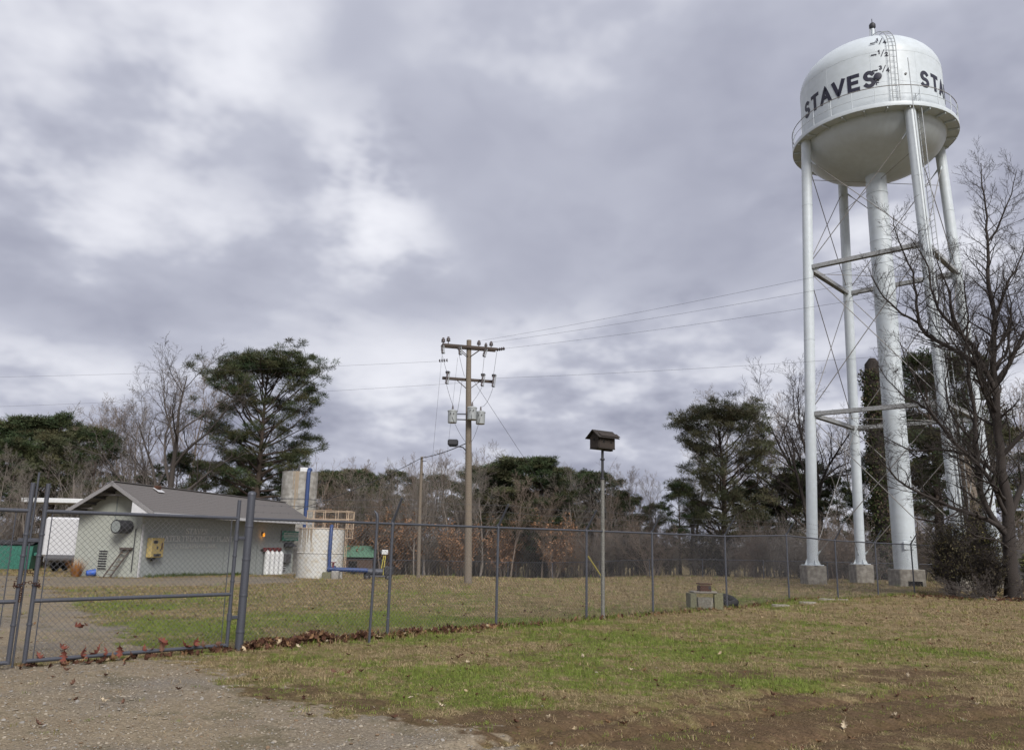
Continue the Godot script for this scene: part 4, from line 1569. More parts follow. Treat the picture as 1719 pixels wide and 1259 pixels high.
	part(m, "box", g, M.white_paint)
	g = Geo.new()
	g.bar(V(-0.25, 1.5, 0.02), V(-0.16, 1.5, 0.02), 0.12, 10)
	part(m, "dial", g, M.dark_metal)


# ---------------------------------------------------------------- chain-link fencing

# woven wire between two uprights: a, b are the foot points
func weave(g: Geo, a: Vector3, b: Vector3, y0: float, y1: float, pitch := 0.071, r := 0.0021) -> void:
	var L := Vector2(a.x - b.x, a.z - b.z).length()
	var H := y1 - y0
	var across := (b - a).cross(Vector3.UP).normalized() * 0.003
	for way in 2:
		var s := -H
		while s < L:
			var s0 := maxf(s, 0.0)
			var s1 := minf(s + H, L)
			if s1 - s0 > 0.01:
				var t0 := s0 - s
				var t1 := s1 - s
				if way == 1:
					t0 = H - t0
					t1 = H - t1
				var off := across if way == 0 else -across
				g.bar(a.lerp(b, s0 / L) + V(0, y0 + t0, 0) + off, a.lerp(b, s1 / L) + V(0, y0 + t1, 0) + off, r, 3, false)
			s += pitch


func foot_at(x: float, d: float) -> Vector3:
	return V(x, land(x, d), -d)


func build_fence() -> void:
	var t := thing("chain_link_fence", "galvanized chain-link fence with slanted barbed-wire arms running past the tower", "fence")
	var posts := [[-3.79, 11.86], [-1.96, 13.69], [-0.20, 15.45], [1.66, 17.31], [3.35, 19.0], [5.67, 21.32], [8.13, 23.78], [10.49, 26.14], [12.83, 28.48], [15.32, 30.97], [18.2, 33.85], [21.2, 36.85], [24.2, 39.85], [27.2, 42.85]]
	var H := 1.83
	var out := V(0.707, 0, 0.707)
	var g: Geo
	var tips := []
	for i in posts.size():
		var f := foot_at(posts[i][0], posts[i][1])
		g = Geo.new()
		if i == 0:
			g.bar(f - V(0, 0.2, 0), f + V(0, H + 0.34, 0), 0.057, 18)
			var gp := part(t, "gate_post", g, M.galvanized, "thick gate post")
			g = Geo.new()
			g.lathe([Vector2(0.060, 0.0), Vector2(0.060, 0.02), Vector2(0.045, 0.05), Vector2(0.001, 0.06)], 18, f + V(0, H + 0.34, 0))
			part(gp, "cap", g, M.galvanized)
			for y in [0.25, 0.75, 1.25, 1.72]:
				g = Geo.new()
				g.lathe([Vector2(0.057, -0.014), Vector2(0.062, -0.014), Vector2(0.062, 0.014), Vector2(0.057, 0.014)], 18, f + V(0, y, 0))
				part(gp, "band", g, M.galvanized)
			tips.append([f + V(0, H + 0.10, 0), f + V(0, H + 0.20, 0), f + V(0, H + 0.30, 0)])
			continue
		g.bar(f - V(0, 0.2, 0), f + V(0, H + 0.02, 0), 0.025, 12)
		var p := part(t, "post", g, M.galvanized)
		g = Geo.new()
		g.lathe([Vector2(0.028, -0.05), Vector2(0.028, 0.03), Vector2(0.001, 0.05)], 12, f + V(0, H + 0.02, 0))
		part(p, "cap", g, M.galvanized)
		var lean := rng.randf_range(0.85, 1.1)
		var up := V(0, 0.40, 0)
		var tip := f + V(0, H + 0.03, 0) + out * 0.26 * lean + up
		g = Geo.new()
		g.cone(f + V(0, H + 0.02, 0), tip, 0.024, 0.018, 8)
		part(p, "barb_arm", g, M.galvanized)
		var b0 := f + V(0, H + 0.03, 0)
		tips.append([b0.lerp(tip, 0.35), b0.lerp(tip, 0.65), b0.lerp(tip, 0.96)])
		for y in [0.3, 0.7, 1.1, 1.5]:
			g = Geo.new()
			g.lathe([Vector2(0.025, -0.004), Vector2(0.029, -0.004), Vector2(0.029, 0.004), Vector2(0.025, 0.004)], 10, f + V(0, y, 0))
			part(p, "tie", g, M.wire)
	for i in posts.size() - 1:
		var a := foot_at(posts[i][0], posts[i][1])
		var b := foot_at(posts[i + 1][0], posts[i + 1][1])
		g = Geo.new()
		g.bar(a + V(0, H, 0), b + V(0, H, 0), 0.021, 10, false)
		part(t, "top_rail", g, M.galvanized)
		g = Geo.new()
		weave(g, a, b, 0.02, H - 0.01, 0.071, 0.0020 if i < 6 else 0.0016)
		part(t, "chain_link_panel", g, M.wire).set_meta("kind", "stuff")
		for k in 3:
			g = Geo.new()
			var p: Vector3 = tips[i][k]
			var q: Vector3 = tips[i + 1][k]
			var pts := PackedVector3Array()
			var rr := PackedFloat32Array()
			for s in 7:
				var u := s / 6.0
				pts.append(p.lerp(q, u) - V(0, 0.03 * sin(PI * u), 0))
				rr.append(0.0017)
			g.tube(pts, rr, 4, false)
			if i < 7:
				var n := int(p.distance_to(q) / 0.13)
				for s in n:
					var u := (s + 0.5) / n
					var c := p.lerp(q, u) - V(0, 0.03 * sin(PI * u), 0)
					g.bar(c + V(0.012, 0.012, 0.005), c - V(0.012, 0.012, 0.005), 0.0012, 3, false)
					g.bar(c + V(-0.008, 0.014, 0.006), c - V(-0.008, 0.014, 0.006), 0.0012, 3, false)
			part(t, "barbed_wire", g, M.wire)
	# slim stake wired to the outside of the fence
	var sf := foot_at(-2.13, 12.95)
	var st := thing("slim_stake", "slim galvanized stake standing close in front of the fence", "stake", sf)
	g = Geo.new()
	g.bar(V(0, -0.1, 0), V(0.03, 1.93, 0), 0.021, 10)
	part(st, "pipe", g, M.galvanized)
	g = Geo.new()
	g.tube(PackedVector3Array([V(0.03, 1.90, 0), V(0.01, 1.97, 0), V(-0.03, 2.02, 0)]), PackedFloat32Array([0.024, 0.024, 0.01]), 8)
	part(st, "bent_tip", g, M.galvanized)


func gate_leaf(called: String, label: String, a: Vector3, b: Vector3, hinge_tall: bool) -> Node3D:
	var t := thing(called, label, "gate", a)
	var e := b - a
	var g: Geo
	var H := 1.83
	var y0 := 0.06
	var up_a := 0.26 if hinge_tall else 0.34
	g = Geo.new()
	g.bar(V(0, y0, 0), V(0, H + up_a, 0), 0.026, 14)
	part(t, "upright", g, M.galvanized)
	g = Geo.new()
	g.bar(e + V(0, y0, 0), e + V(0, H + 0.34, 0), 0.026, 14)
	var u2 := part(t, "upright", g, M.galvanized)
	for y in [0.5, 0.95, 1.3, 1.55]:
		for q in [V(0, 0, 0), e]:
			g = Geo.new()
			g.lathe([Vector2(0.027, -0.012), Vector2(0.033, -0.012), Vector2(0.033, 0.012), Vector2(0.027, 0.012)], 12, q + V(0, y, 0))
			part(u2, "tension_band", g, M.galvanized)
	for y in [y0 + 0.02, 0.77, H]:
		g = Geo.new()
		g.bar(V(0, y, 0), e + V(0, y, 0), 0.024, 14)
		part(t, "rail", g, M.galvanized)
	# bar that stretches the wire at each end
	for u in [0.035, 0.965]:
		g = Geo.new()
		g.bar(e * u + V(0, y0 + 0.03, 0), e * u + V(0, H - 0.02, 0), 0.006, 6)
		part(t, "stretcher_bar", g, M.galvanized)
	g = Geo.new()
	weave(g, e * 0.03, e * 0.97, y0 + 0.03, H - 0.02)
	part(t, "chain_link_panel", g, M.wire).set_meta("kind", "stuff")
	for k in 14:                                     # wire ties round the rails
		var u := (k + 0.5) / 14.0
		for y in [0.77, H]:
			g = Geo.new()
			g.ring(e * u + V(0, y, 0), 0.026, 0.0022, Basis(Vector3.UP, atan2(e.x, e.z)) * Basis(Vector3.RIGHT, PI * 0.5), 10, 4)
			part(t, "wire_tie", g, M.wire)
	return t


func build_gates() -> void:
	var pa := foot_at(-3.92, 11.73)
	var pb := foot_at(-5.70, 9.95)
	var pc := foot_at(-5.82, 9.83)
	var pd := foot_at(-8.6, 7.05)
	var a := gate_leaf("gate_leaf", "chain-link gate leaf hung on the thick dark gate post", pa, pb, true)
	var g: Geo
	for y in [0.45, 1.55]:                           # hinges on the thick post
		g = Geo.new()
		g.bar(V(0.0, y - 0.04, 0), V(0.0, y + 0.04, 0), 0.036, 12)
		var h := part(a, "hinge", g, M.galvanized)
		g = Geo.new()
		g.bevel_box(V(0.05, y, -0.05), V(0.12, 0.05, 0.03), 0.008, Basis(Vector3.UP, PI / 4))
		part(h, "strap", g, M.galvanized)
	var b := gate_leaf("gate_leaf", "other chain-link gate leaf reaching left from the chained uprights", pd, pc, false)
	# drop rod and latch on leaf a
	var e := pb - pa
	var o: Vector3 = e + V(-0.10, 0, 0.06)
	g = Geo.new()
	g.bar(o + V(0, 0.02, 0), o + V(0.0, 2.30, 0), 0.013, 10)
	part(a, "drop_rod", g, M.galvanized)
	g = Geo.new()
	g.bevel_box(e + V(-0.09, 1.48, 0.075), V(0.26, 0.05, 0.03), 0.008, Basis(Vector3.UP, PI / 4))
	part(a, "latch", g, M.galvanized)
	# rusty chain round both uprights
	var ch := thing("rusty_chain", "rusty chain looped round the meeting gate uprights", "chain", (pb + pc) * 0.5)
	var n := 26
	for i in n:
		var t := TAU * i / n
		var half := (pb - pc) * 0.5
		var dir := half.normalized()
		var nrm := dir.cross(Vector3.UP)
		var p := dir * cos(t) * (half.length() + 0.05) + nrm * sin(t) * 0.055 + V(0, 1.0 - 0.06 * sin(t) - 0.05 * cos(t * 2.0), 0)
		var tang := (-dir * sin(t) * (half.length() + 0.05) + nrm * cos(t) * 0.055).normalized()
		g = Geo.new()
		var bb := Basis(tang, Vector3.UP.cross(tang).normalized(), tang.cross(Vector3.UP.cross(tang)).normalized()) * Basis(Vector3.RIGHT, (i % 2) * PI * 0.5)
		g.ring(p, 0.017, 0.0045, bb, 10, 5)
		part(ch, "link", g, M.rusty_chain)
	for k in 7:                                      # loose end hanging down
		g = Geo.new()
		g.ring(V(-0.02, 0.93 - k * 0.025, 0.07), 0.015, 0.0045, Basis(Vector3.UP, (k % 2) * PI * 0.5) * Basis(Vector3.RIGHT, PI / 2), 10, 5)
		part(ch, "link", g, M.rusty_chain)


func build_back_fence() -> void:
	var t := thing("back_fence", "low chain-link fence along the far edge of the field", "fence")
	var g: Geo
	var line := [[-34.0, 60.0], [-22.0, 59.5], [-12.0, 58.5], [0.0, 57.0], [12.0, 50.5], [22.0, 46.5], [34.0, 45.0], [46.0, 45.0]]
	var pts := []
	for i in line.size() - 1:
		var n := int(Vector2(line[i][0] - line[i + 1][0], line[i][1] - line[i + 1][1]).length() / 3.0)
		for k in n:
			var u := float(k) / n
			pts.append(foot_at(lerpf(line[i][0], line[i + 1][0], u), lerpf(line[i][1], line[i + 1][1], u)))
	for i in pts.size():
		g = Geo.new()
		g.bar(pts[i] - V(0, 0.1, 0), pts[i] + V(0, 1.09, 0), 0.03, 7)
		part(t, "post", g, M.galvanized)
		if i < pts.size() - 1:
			g = Geo.new()
			g.bar(pts[i] + V(0, 1.05, 0), pts[i + 1] + V(0, 1.05, 0), 0.024, 6)
			part(t, "top_rail", g, M.galvanized)
			g = Geo.new()
			weave(g, pts[i], pts[i + 1], 0.03, 1.04, 0.10, 0.0022)
			part(t, "chain_link_panel", g, M.wire).set_meta("kind", "stuff")


# ---------------------------------------------------------------- power pole and wires

func sagging(g: Geo, a: Vector3, b: Vector3, sag: float, r: float, seg := 14) -> void:
	var p := PackedVector3Array()
	var q := PackedFloat32Array()
	for i in seg + 1:
		var u := float(i) / seg
		p.append(a.lerp(b, u) - V(0, 4.0 * sag * u * (1.0 - u), 0))
		q.append(r)
	g.tube(p, q, 5, false)


func wire(label: String, a: Vector3, b: Vector3, sag: float, r := 0.0045) -> void:
	var g := Geo.new()
	sagging(g, V(0, 0, 0), b - a, sag, r, 24)
	single("power_line", g, M.cable, label, "power line", "wires strung from the power pole", a)


func insulator(parent: Node, at: Vector3, s: float, up := true) -> void:
	var g := Geo.new()
	var k := 1.0 if up else -1.0
	g.lathe([Vector2(0.02, -0.10 * s), Vector2(0.022, 0.0), Vector2(0.075 * s, 0.0), Vector2(0.085 * s, 0.03 * s), Vector2(0.05 * s, 0.06 * s), Vector2(0.075 * s, 0.07 * s), Vector2(0.08 * s, 0.10 * s), Vector2(0.045 * s, 0.13 * s), Vector2(0.045 * s, 0.17 * s), Vector2(0.001, 0.19 * s)], 14, at, Basis() if up else Basis(Vector3.RIGHT, PI))
	part(parent, "insulator", g, M.porcelain)


func cutout(parent: Node, at: Vector3, lean: float, h := 0.42) -> void:       # a fused cutout on its bracket
	var g := Geo.new()
	var b := Basis(Vector3.BACK, lean)
	var pr := [Vector2(0.03, -h * 0.5)]
	for i in 6:
		var y := -h * 0.5 + h * (i + 0.3) / 6.0
		pr.append(Vector2(0.035, y))
		pr.append(Vector2(0.062, y + 0.02))
		pr.append(Vector2(0.035, y + 0.04))
	pr.append(Vector2(0.001, h * 0.5))
	g.lathe(pr, 10, at, b)
	var c := part(parent, "cutout", g, M.porcelain)
	g = Geo.new()
	g.bar(at + b * V(0.09, -h * 0.55, 0.02), at + b * V(0.09, h * 0.5, 0.02), 0.022, 8)
	part(c, "fuse_tube", g, M.transformer_grey)
	for y in [-0.5, 0.5]:
		g = Geo.new()
		g.bevel_box(at + b * V(0.05, h * y, 0.01), V(0.14, 0.05, 0.05), 0.01, b)
		part(c, "clamp", g, M.dark_metal)


func build_pole() -> void:
	var base := V(-1.68, land(-1.68, 35.05), -35.05)
	var t := thing("power_pole", "wooden power pole with two crossarms and three grey transformer cans", "power pole", base)
	var off := -base.y
	var g := Geo.new()
	var top := V(-0.30, 10.42 + off, 0)
	g.tube(PackedVector3Array([V(0, -0.3, 0), V(-0.07, 2.6, 0), V(-0.16, 5.6, 0), V(-0.27, 9.0, 0), top]), PackedFloat32Array([0.168, 0.155, 0.138, 0.118, 0.108]), 20)
	part(t, "pole", g, M.pole_wood)
	var at_y := func(y: float) -> Vector3: return V(-0.30 * (y + off) / (10.42 + off), y + off, 0)
	# crossarms
	for e in [[10.07, 1.27, 0.30, 0.115], [10.07, 1.27, 0.30, -0.16], [8.62, 1.18, 0.28, 0.15]]:
		var c: Vector3 = at_y.call(e[0])
		var dir := V(e[1], -0.01, -e[2]).normalized()
		var nrm := dir.cross(Vector3.UP).normalized() * -1.0
		g = Geo.new()
		g.bevel_box(c + nrm * e[3], V(2.5 if e[0] > 9 else 2.36, 0.125, 0.10), 0.012, Basis(dir, Vector3.UP, dir.cross(Vector3.UP)))
		var arm := part(t, "crossarm", g, M.arm_wood)
		for s in [-1, 1]:
			g = Geo.new()
			g.bar(c + nrm * e[3] + dir * 0.52 * s - V(0, 0.05, 0), c + nrm * e[3] * 0.8 - V(0, 0.42, 0) + dir * 0.06 * s, 0.018, 6)
			part(arm, "arm_brace", g, M.arm_wood)
	var dirU := V(1.27, 0, -0.30).normalized()
	var cu: Vector3 = at_y.call(10.07)
	var cl: Vector3 = at_y.call(8.62)
	for x in [-1.18, -0.95, 0.45, 1.02]:
		insulator(t, cu + dirU * x + V(0, 0.17 + (0.06 if x == -0.95 else 0.0), 0.02), 1.15)
	insulator(t, cu + dirU * 0.78 + V(0, 0.10, 0.1), 0.9)
	for x in [-1.20, -0.42, 0.72]:
		cutout(t, cu + dirU * x + V(0, -0.22, 0.22), 0.1 if x < 0 else -0.25, 0.36)
	for x in [-0.98, 0.62, 1.12]:
		cutout(t, cl + dirU * x + V(0, -0.05, 0.24), -0.12, 0.52)
		g = Geo.new()
		g.bevel_box(cl + dirU * x + V(0.02, 0.22, 0.12), V(0.18, 0.10, 0.22), 0.02)
		part(t, "cap_bracket", g, M.dark_metal)
	# strain insulators at the line ends
	for e in [[cu + V(-0.95, -0.62, 0.1), V(-1, -0.06, -0.15)], [cu + dirU * 1.32 + V(0, 0.02, 0), V(1, 0.02, 0.6)]]:
		g = Geo.new()
		var dd: Vector3 = e[1].normalized()
		for k in 4:
			var p: Vector3 = e[0] + dd * (k * 0.11)
			g.cone(p, p + dd * 0.05, 0.085, 0.04, 12)
		part(t, "strain_insulator", g, M.porcelain)
	# transformer cans
	var ty: Vector3 = at_y.call(6.92)
	for e in [[-0.72, 0.05, 0.0], [0.16, 0.42, 0.10], [0.52, -0.02, -0.02]]:
		var c := ty + V(e[0], e[2], e[1])
		g = Geo.new()
		g.lathe([Vector2(0.001, -0.30), Vector2(0.185, -0.30), Vector2(0.20, -0.27), Vector2(0.205, 0.20), Vector2(0.225, 0.21), Vector2(0.225, 0.25), Vector2(0.17, 0.285), Vector2(0.001, 0.30)], 24, c)
		var can := part(t, "transformer", g, M.transformer_grey)
		g = Geo.new()
		g.lathe([Vector2(0.05, 0.28), Vector2(0.055, 0.33), Vector2(0.03, 0.35), Vector2(0.05, 0.38), Vector2(0.028, 0.41), Vector2(0.04, 0.44), Vector2(0.02, 0.50), Vector2(0.001, 0.52)], 12, c + V(0.0, 0, -0.04))
		part(can, "bushing", g, M.porcelain)
		for s in [-1, 1]:
			g = Geo.new()
			g.bar(c + V(0.07 * s, 0.10, 0.20), c + V(0.07 * s, 0.10, 0.26), 0.022, 8)
			part(can, "terminal", g, M.dark_metal)
		for y in [0.12, -0.14]:
			g = Geo.new()
			g.bevel_box(c.lerp(ty + V(0, y, 0), 0.55) + V(0, y * 0.4, 0), V(absf(e[0]) * 0.75 + 0.05, 0.05, 0.06), 0.01)
			part(can, "bracket", g, M.galvanized)
	# floodlight on a bent arm
	var la: Vector3 = at_y.call(5.19)
	g = Geo.new()
	g.tube(PackedVector3Array([la + V(-0.08, 0, 0.06), la + V(-0.12, 0.22, 0.08), la + V(-0.26, 0.36, 0.1), la + V(-0.50, 0.40, 0.1)]), PackedFloat32Array([0.028, 0.028, 0.028, 0.028]), 8)
	var arm := part(t, "lamp_arm", g, M.dark_metal)
	g = Geo.new()
	g.bevel_box(la + V(-0.70, 0.56, 0.1), V(0.46, 0.27, 0.3), 0.05)
	part(arm, "floodlight", g, M.dark_metal)
	g = Geo.new()
	g.bevel_box(la + V(-0.70, 0.405, 0.1), V(0.34, 0.05, 0.24), 0.02)
	part(arm, "lens", g, M.glass_dark)
	# jumpers and secondary leads on the pole
	for e in [[cu + dirU * -1.2 + V(0, -0.42, 0.2), cl + dirU * -0.98 + V(0, 0.2, 0.2), 0.03], [cu + dirU * 0.72 + V(0, -0.4, 0.2), cl + dirU * 0.62 + V(0, 0.2, 0.2), 0.03], [cu + dirU * 1.3 + V(0, 0, 0), cl + dirU * 1.12 + V(0, 0.2, 0.2), 0.04], [cu + dirU * -0.42 + V(0, -0.4, 0.2), cl + dirU * -0.2 + V(0, 0.1, 0.1), 0.05], [cl + dirU * -0.98 + V(0, -0.35, 0.24), ty + V(-0.72, 0.5, 0.02), 0.05], [cl + dirU * 0.62 + V(0, -0.35, 0.24), ty + V(0.16, 0.6, 0.38), 0.05], [cl + dirU * 1.12 + V(0, -0.35, 0.24), ty + V(0.52, 0.48, -0.05), 0.25], [cl + dirU * -0.3, ty + V(-0.5, 0.2, 0.1), 0.05], [ty + V(-0.72, -0.05, 0.28), la + V(-0.1, 0.55, 0.1), 0.12], [ty + V(0.52, -0.05, 0.25), la + V(0.1, 0.6, 0.1), 0.15], [ty + V(0.16, 0.0, 0.68), la + V(0.05, 0.55, 0.15), 0.12]]:
		g = Geo.new()
		sagging(g, e[0], e[1], e[2], 0.008, 8)
		part(t, "jumper_wire", g, M.cable)
	# lines away from the pole
	var bu := base + cu
	wire("thin power line running left from the upper crossarm", bu + V(-1.4, -0.66, 0), V(-52.0, 9.6, -45.0), 0.35)
	wire("thin power line running left from the lower crossarm", base + cl + V(-0.4, -0.2, 0.1), V(-55.0, 8.4, -50.0), 0.4)
	wire("highest of three parallel lines running right past the tower", bu + dirU * 0.45 + V(0, 0.35, 0), V(20.6, 9.75, -11.6), 0.3)
	wire("middle of three parallel lines running right past the tower", bu + dirU * 1.02 + V(0, 0.33, 0), V(20.2, 9.1, -12.2), 0.3)
	wire("lowest of three parallel lines running right past the tower", bu + dirU * 1.7 + V(0, 0.03, 0.3), V(20.0, 8.5, -12.6), 0.3)
	wire("power line running right from the lower crossarm", base + cl + dirU * 1.12 + V(0, 0.1, 0.1), V(30.0, 8.2, -17.0), 0.35)
	# guy wires to the ground
	var an := V(5.6, land(5.6, 48.0), -48.0)
	var gw := thing("guy_wire", "steel guy wire with a yellow guard slanting behind the pole", "guy wire", an)
	g = Geo.new()
	var head := base + cl + V(0.25, -0.1, -0.1) - an
	g.bar(V(0, 0, 0), head, 0.008, 6)
	part(gw, "cable", g, M.cable)
	g = Geo.new()
	var hd := head.normalized()
	g.bar(hd * 0.3, hd * 2.6, 0.035, 8)
	part(gw, "yellow_guard", g, M.guy_yellow)
	for e in [["thin guy wire dropping left of the pole from the upper arm end", -1.22, V(-4.3, 0, -41.0)], ["thin guy wire dropping left of the pole behind the floodlight", -0.5, V(-3.6, 0, -40.0)]]:
		var a: Vector3 = V(e[2].x, land(e[2].x, -e[2].z), e[2].z)
		g = Geo.new()
		g.bar(V(0, 0, 0), bu + dirU * e[1] - V(0, 0.5, 0) - a, 0.005, 5)
		single("guy_wire", g, M.cable, e[0], "guy wire", "", a)
	# second slim pole, and the thick service cable that passes it to the building
	var p2 := V(-5.32, land(-5.32, 48.0), -48.0)
	var s := thing("service_pole", "slim pale wooden pole standing in the field behind the power pole", "power pole", p2)
	g = Geo.new()
	g.tube(PackedVector3Array([V(0.10, -0.2, 0), V(0.02, 3.5, 0), V(0, 7.05, 0)]), PackedFloat32Array([0.12, 0.10, 0.08]), 14)
	part(s, "pole", g, M.pole_wood)
	g = Geo.new()
	g.bar(V(0, 6.78, 0.05), V(0.30, 6.78, 0.12), 0.022, 6)
	part(s, "bracket", g, M.dark_metal)
	g = Geo.new()
	g.bar(V(-0.02, 6.0, 0.05), V(0.22, 6.0, 0.1), 0.018, 6)
	part(s, "bracket", g, M.dark_metal)
	var f1 := base + la + V(0.0, 0.60, 0.12)
	var f2 := p2 + V(0, 6.98, 0.08)
	var f3 := V(-13.2, 3.2, -50.2)
	g = Geo.new()
	sagging(g, V(0, 0, 0), f2 - f1, 0.10, 0.022)
	sagging(g, f2 - f1, f3 - f1, 0.25, 0.020)
	single("service_cable", g, M.cable, "thick black service cable running down from pole to building", "cable", "", f1)


func build_birdhouse() -> void:
	var f := foot_at(2.05, 17.72)
	var t := thing("birdhouse_pole", "grey pipe pole in front of the fence carrying the birdhouse", "pole", f)
	var g := Geo.new()
	g.bar(V(0, -0.2, 0), V(0.0, 2.98, 0), 0.043, 16)
	part(t, "pipe", g, M.pipe_grey)
	g = Geo.new()
	g.bar(V(0, 2.96, 0), V(0, 3.62, 0), 0.030, 14)
	var up := part(t, "upper_pipe", g, M.dark_metal)
	for y in [2.97, 3.40]:
		g = Geo.new()
		g.lathe([Vector2(0.03, -0.02), Vector2(0.05, -0.02), Vector2(0.05, 0.02), Vector2(0.03, 0.02)], 14, V(0, y, 0))
		part(up, "coupling", g, M.dark_metal)
	# the house: gable end to the left, long side with two holes to the right
	var b := thing("birdhouse", "weathered brown wooden birdhouse with gable roof on the pipe pole", "birdhouse", f + V(0.0, 3.62, 0), 0.62)
	var W := 0.30
	var D := 0.46
	var H := 0.24
	g = Geo.new()
	g.bevel_box(V(0, 0.012, 0), V(D + 0.02, 0.024, W + 0.02), 0.004)
	part(b, "floor_board", g, M.bird_roof)
	g = Geo.new()
	g.bevel_box(V(0.12, -0.02, 0.06), V(0.2, 0.03, 0.09), 0.004)
	part(b, "bracket_board", g, M.bird_wood)
	for s in [-1, 1]:
		for k in 2:                                  # side boards
			g = Geo.new()
			g.bevel_box(V(0, 0.024 + H * (0.25 + 0.5 * k), W * 0.5 * s), V(D, H * 0.49, 0.016), 0.003)
			part(b, "side_board", g, M.bird_wood)
		g = Geo.new()
		var x: float = D * 0.5 * s
		var pts := [V(x, 0.024, -W * 0.5 + 0.01), V(x, 0.024, W * 0.5 - 0.01), V(x, H + 0.02, W * 0.5 - 0.01), V(x, H + 0.15, 0), V(x, H + 0.02, -W * 0.5 + 0.01)]
		var o := V(0.016 * s, 0, 0)
		for i in range(1, 4):
			g.tri(pts[0] + o, pts[i] + o, pts[i + 1] + o)
			g.tri(pts[0], pts[i + 1], pts[i])
		for i in 5:
			g.quad(pts[i], pts[(i + 1) % 5], pts[(i + 1) % 5] + o, pts[i] + o)
		part(b, "gable_board", g, M.bird_wood)
		g = Geo.new()
		g.bevel_box(V(0, H + 0.085, 0.115 * s), V(D + 0.16, 0.018, 0.30), 0.004, Basis(Vector3.RIGHT, 0.66 * s))
		part(b, "roof_board", g, M.bird_roof)
		g = Geo.new()
		g.bevel_box(V(0.06, H + 0.075, 0.16 * s), V(D + 0.10, 0.014, 0.15), 0.004, Basis(Vector3.RIGHT, 0.60 * s))
		part(b, "roof_slat", g, M.bird_wood)
	for x in [-0.10, 0.12]:
		g = Geo.new()
		g.bar(V(x, 0.15, W * 0.5 + 0.006), V(x, 0.15, W * 0.5 + 0.011), 0.028, 14)
		part(b, "entrance_hole", g, M.hole_dark)
	g = Geo.new()
	g.bar(V(-D * 0.5 - 0.019, 0.20, 0.0), V(-D * 0.5 - 0.015, 0.20, 0.0), 0.026, 14)
	part(b, "entrance_hole", g, M.hole_dark)


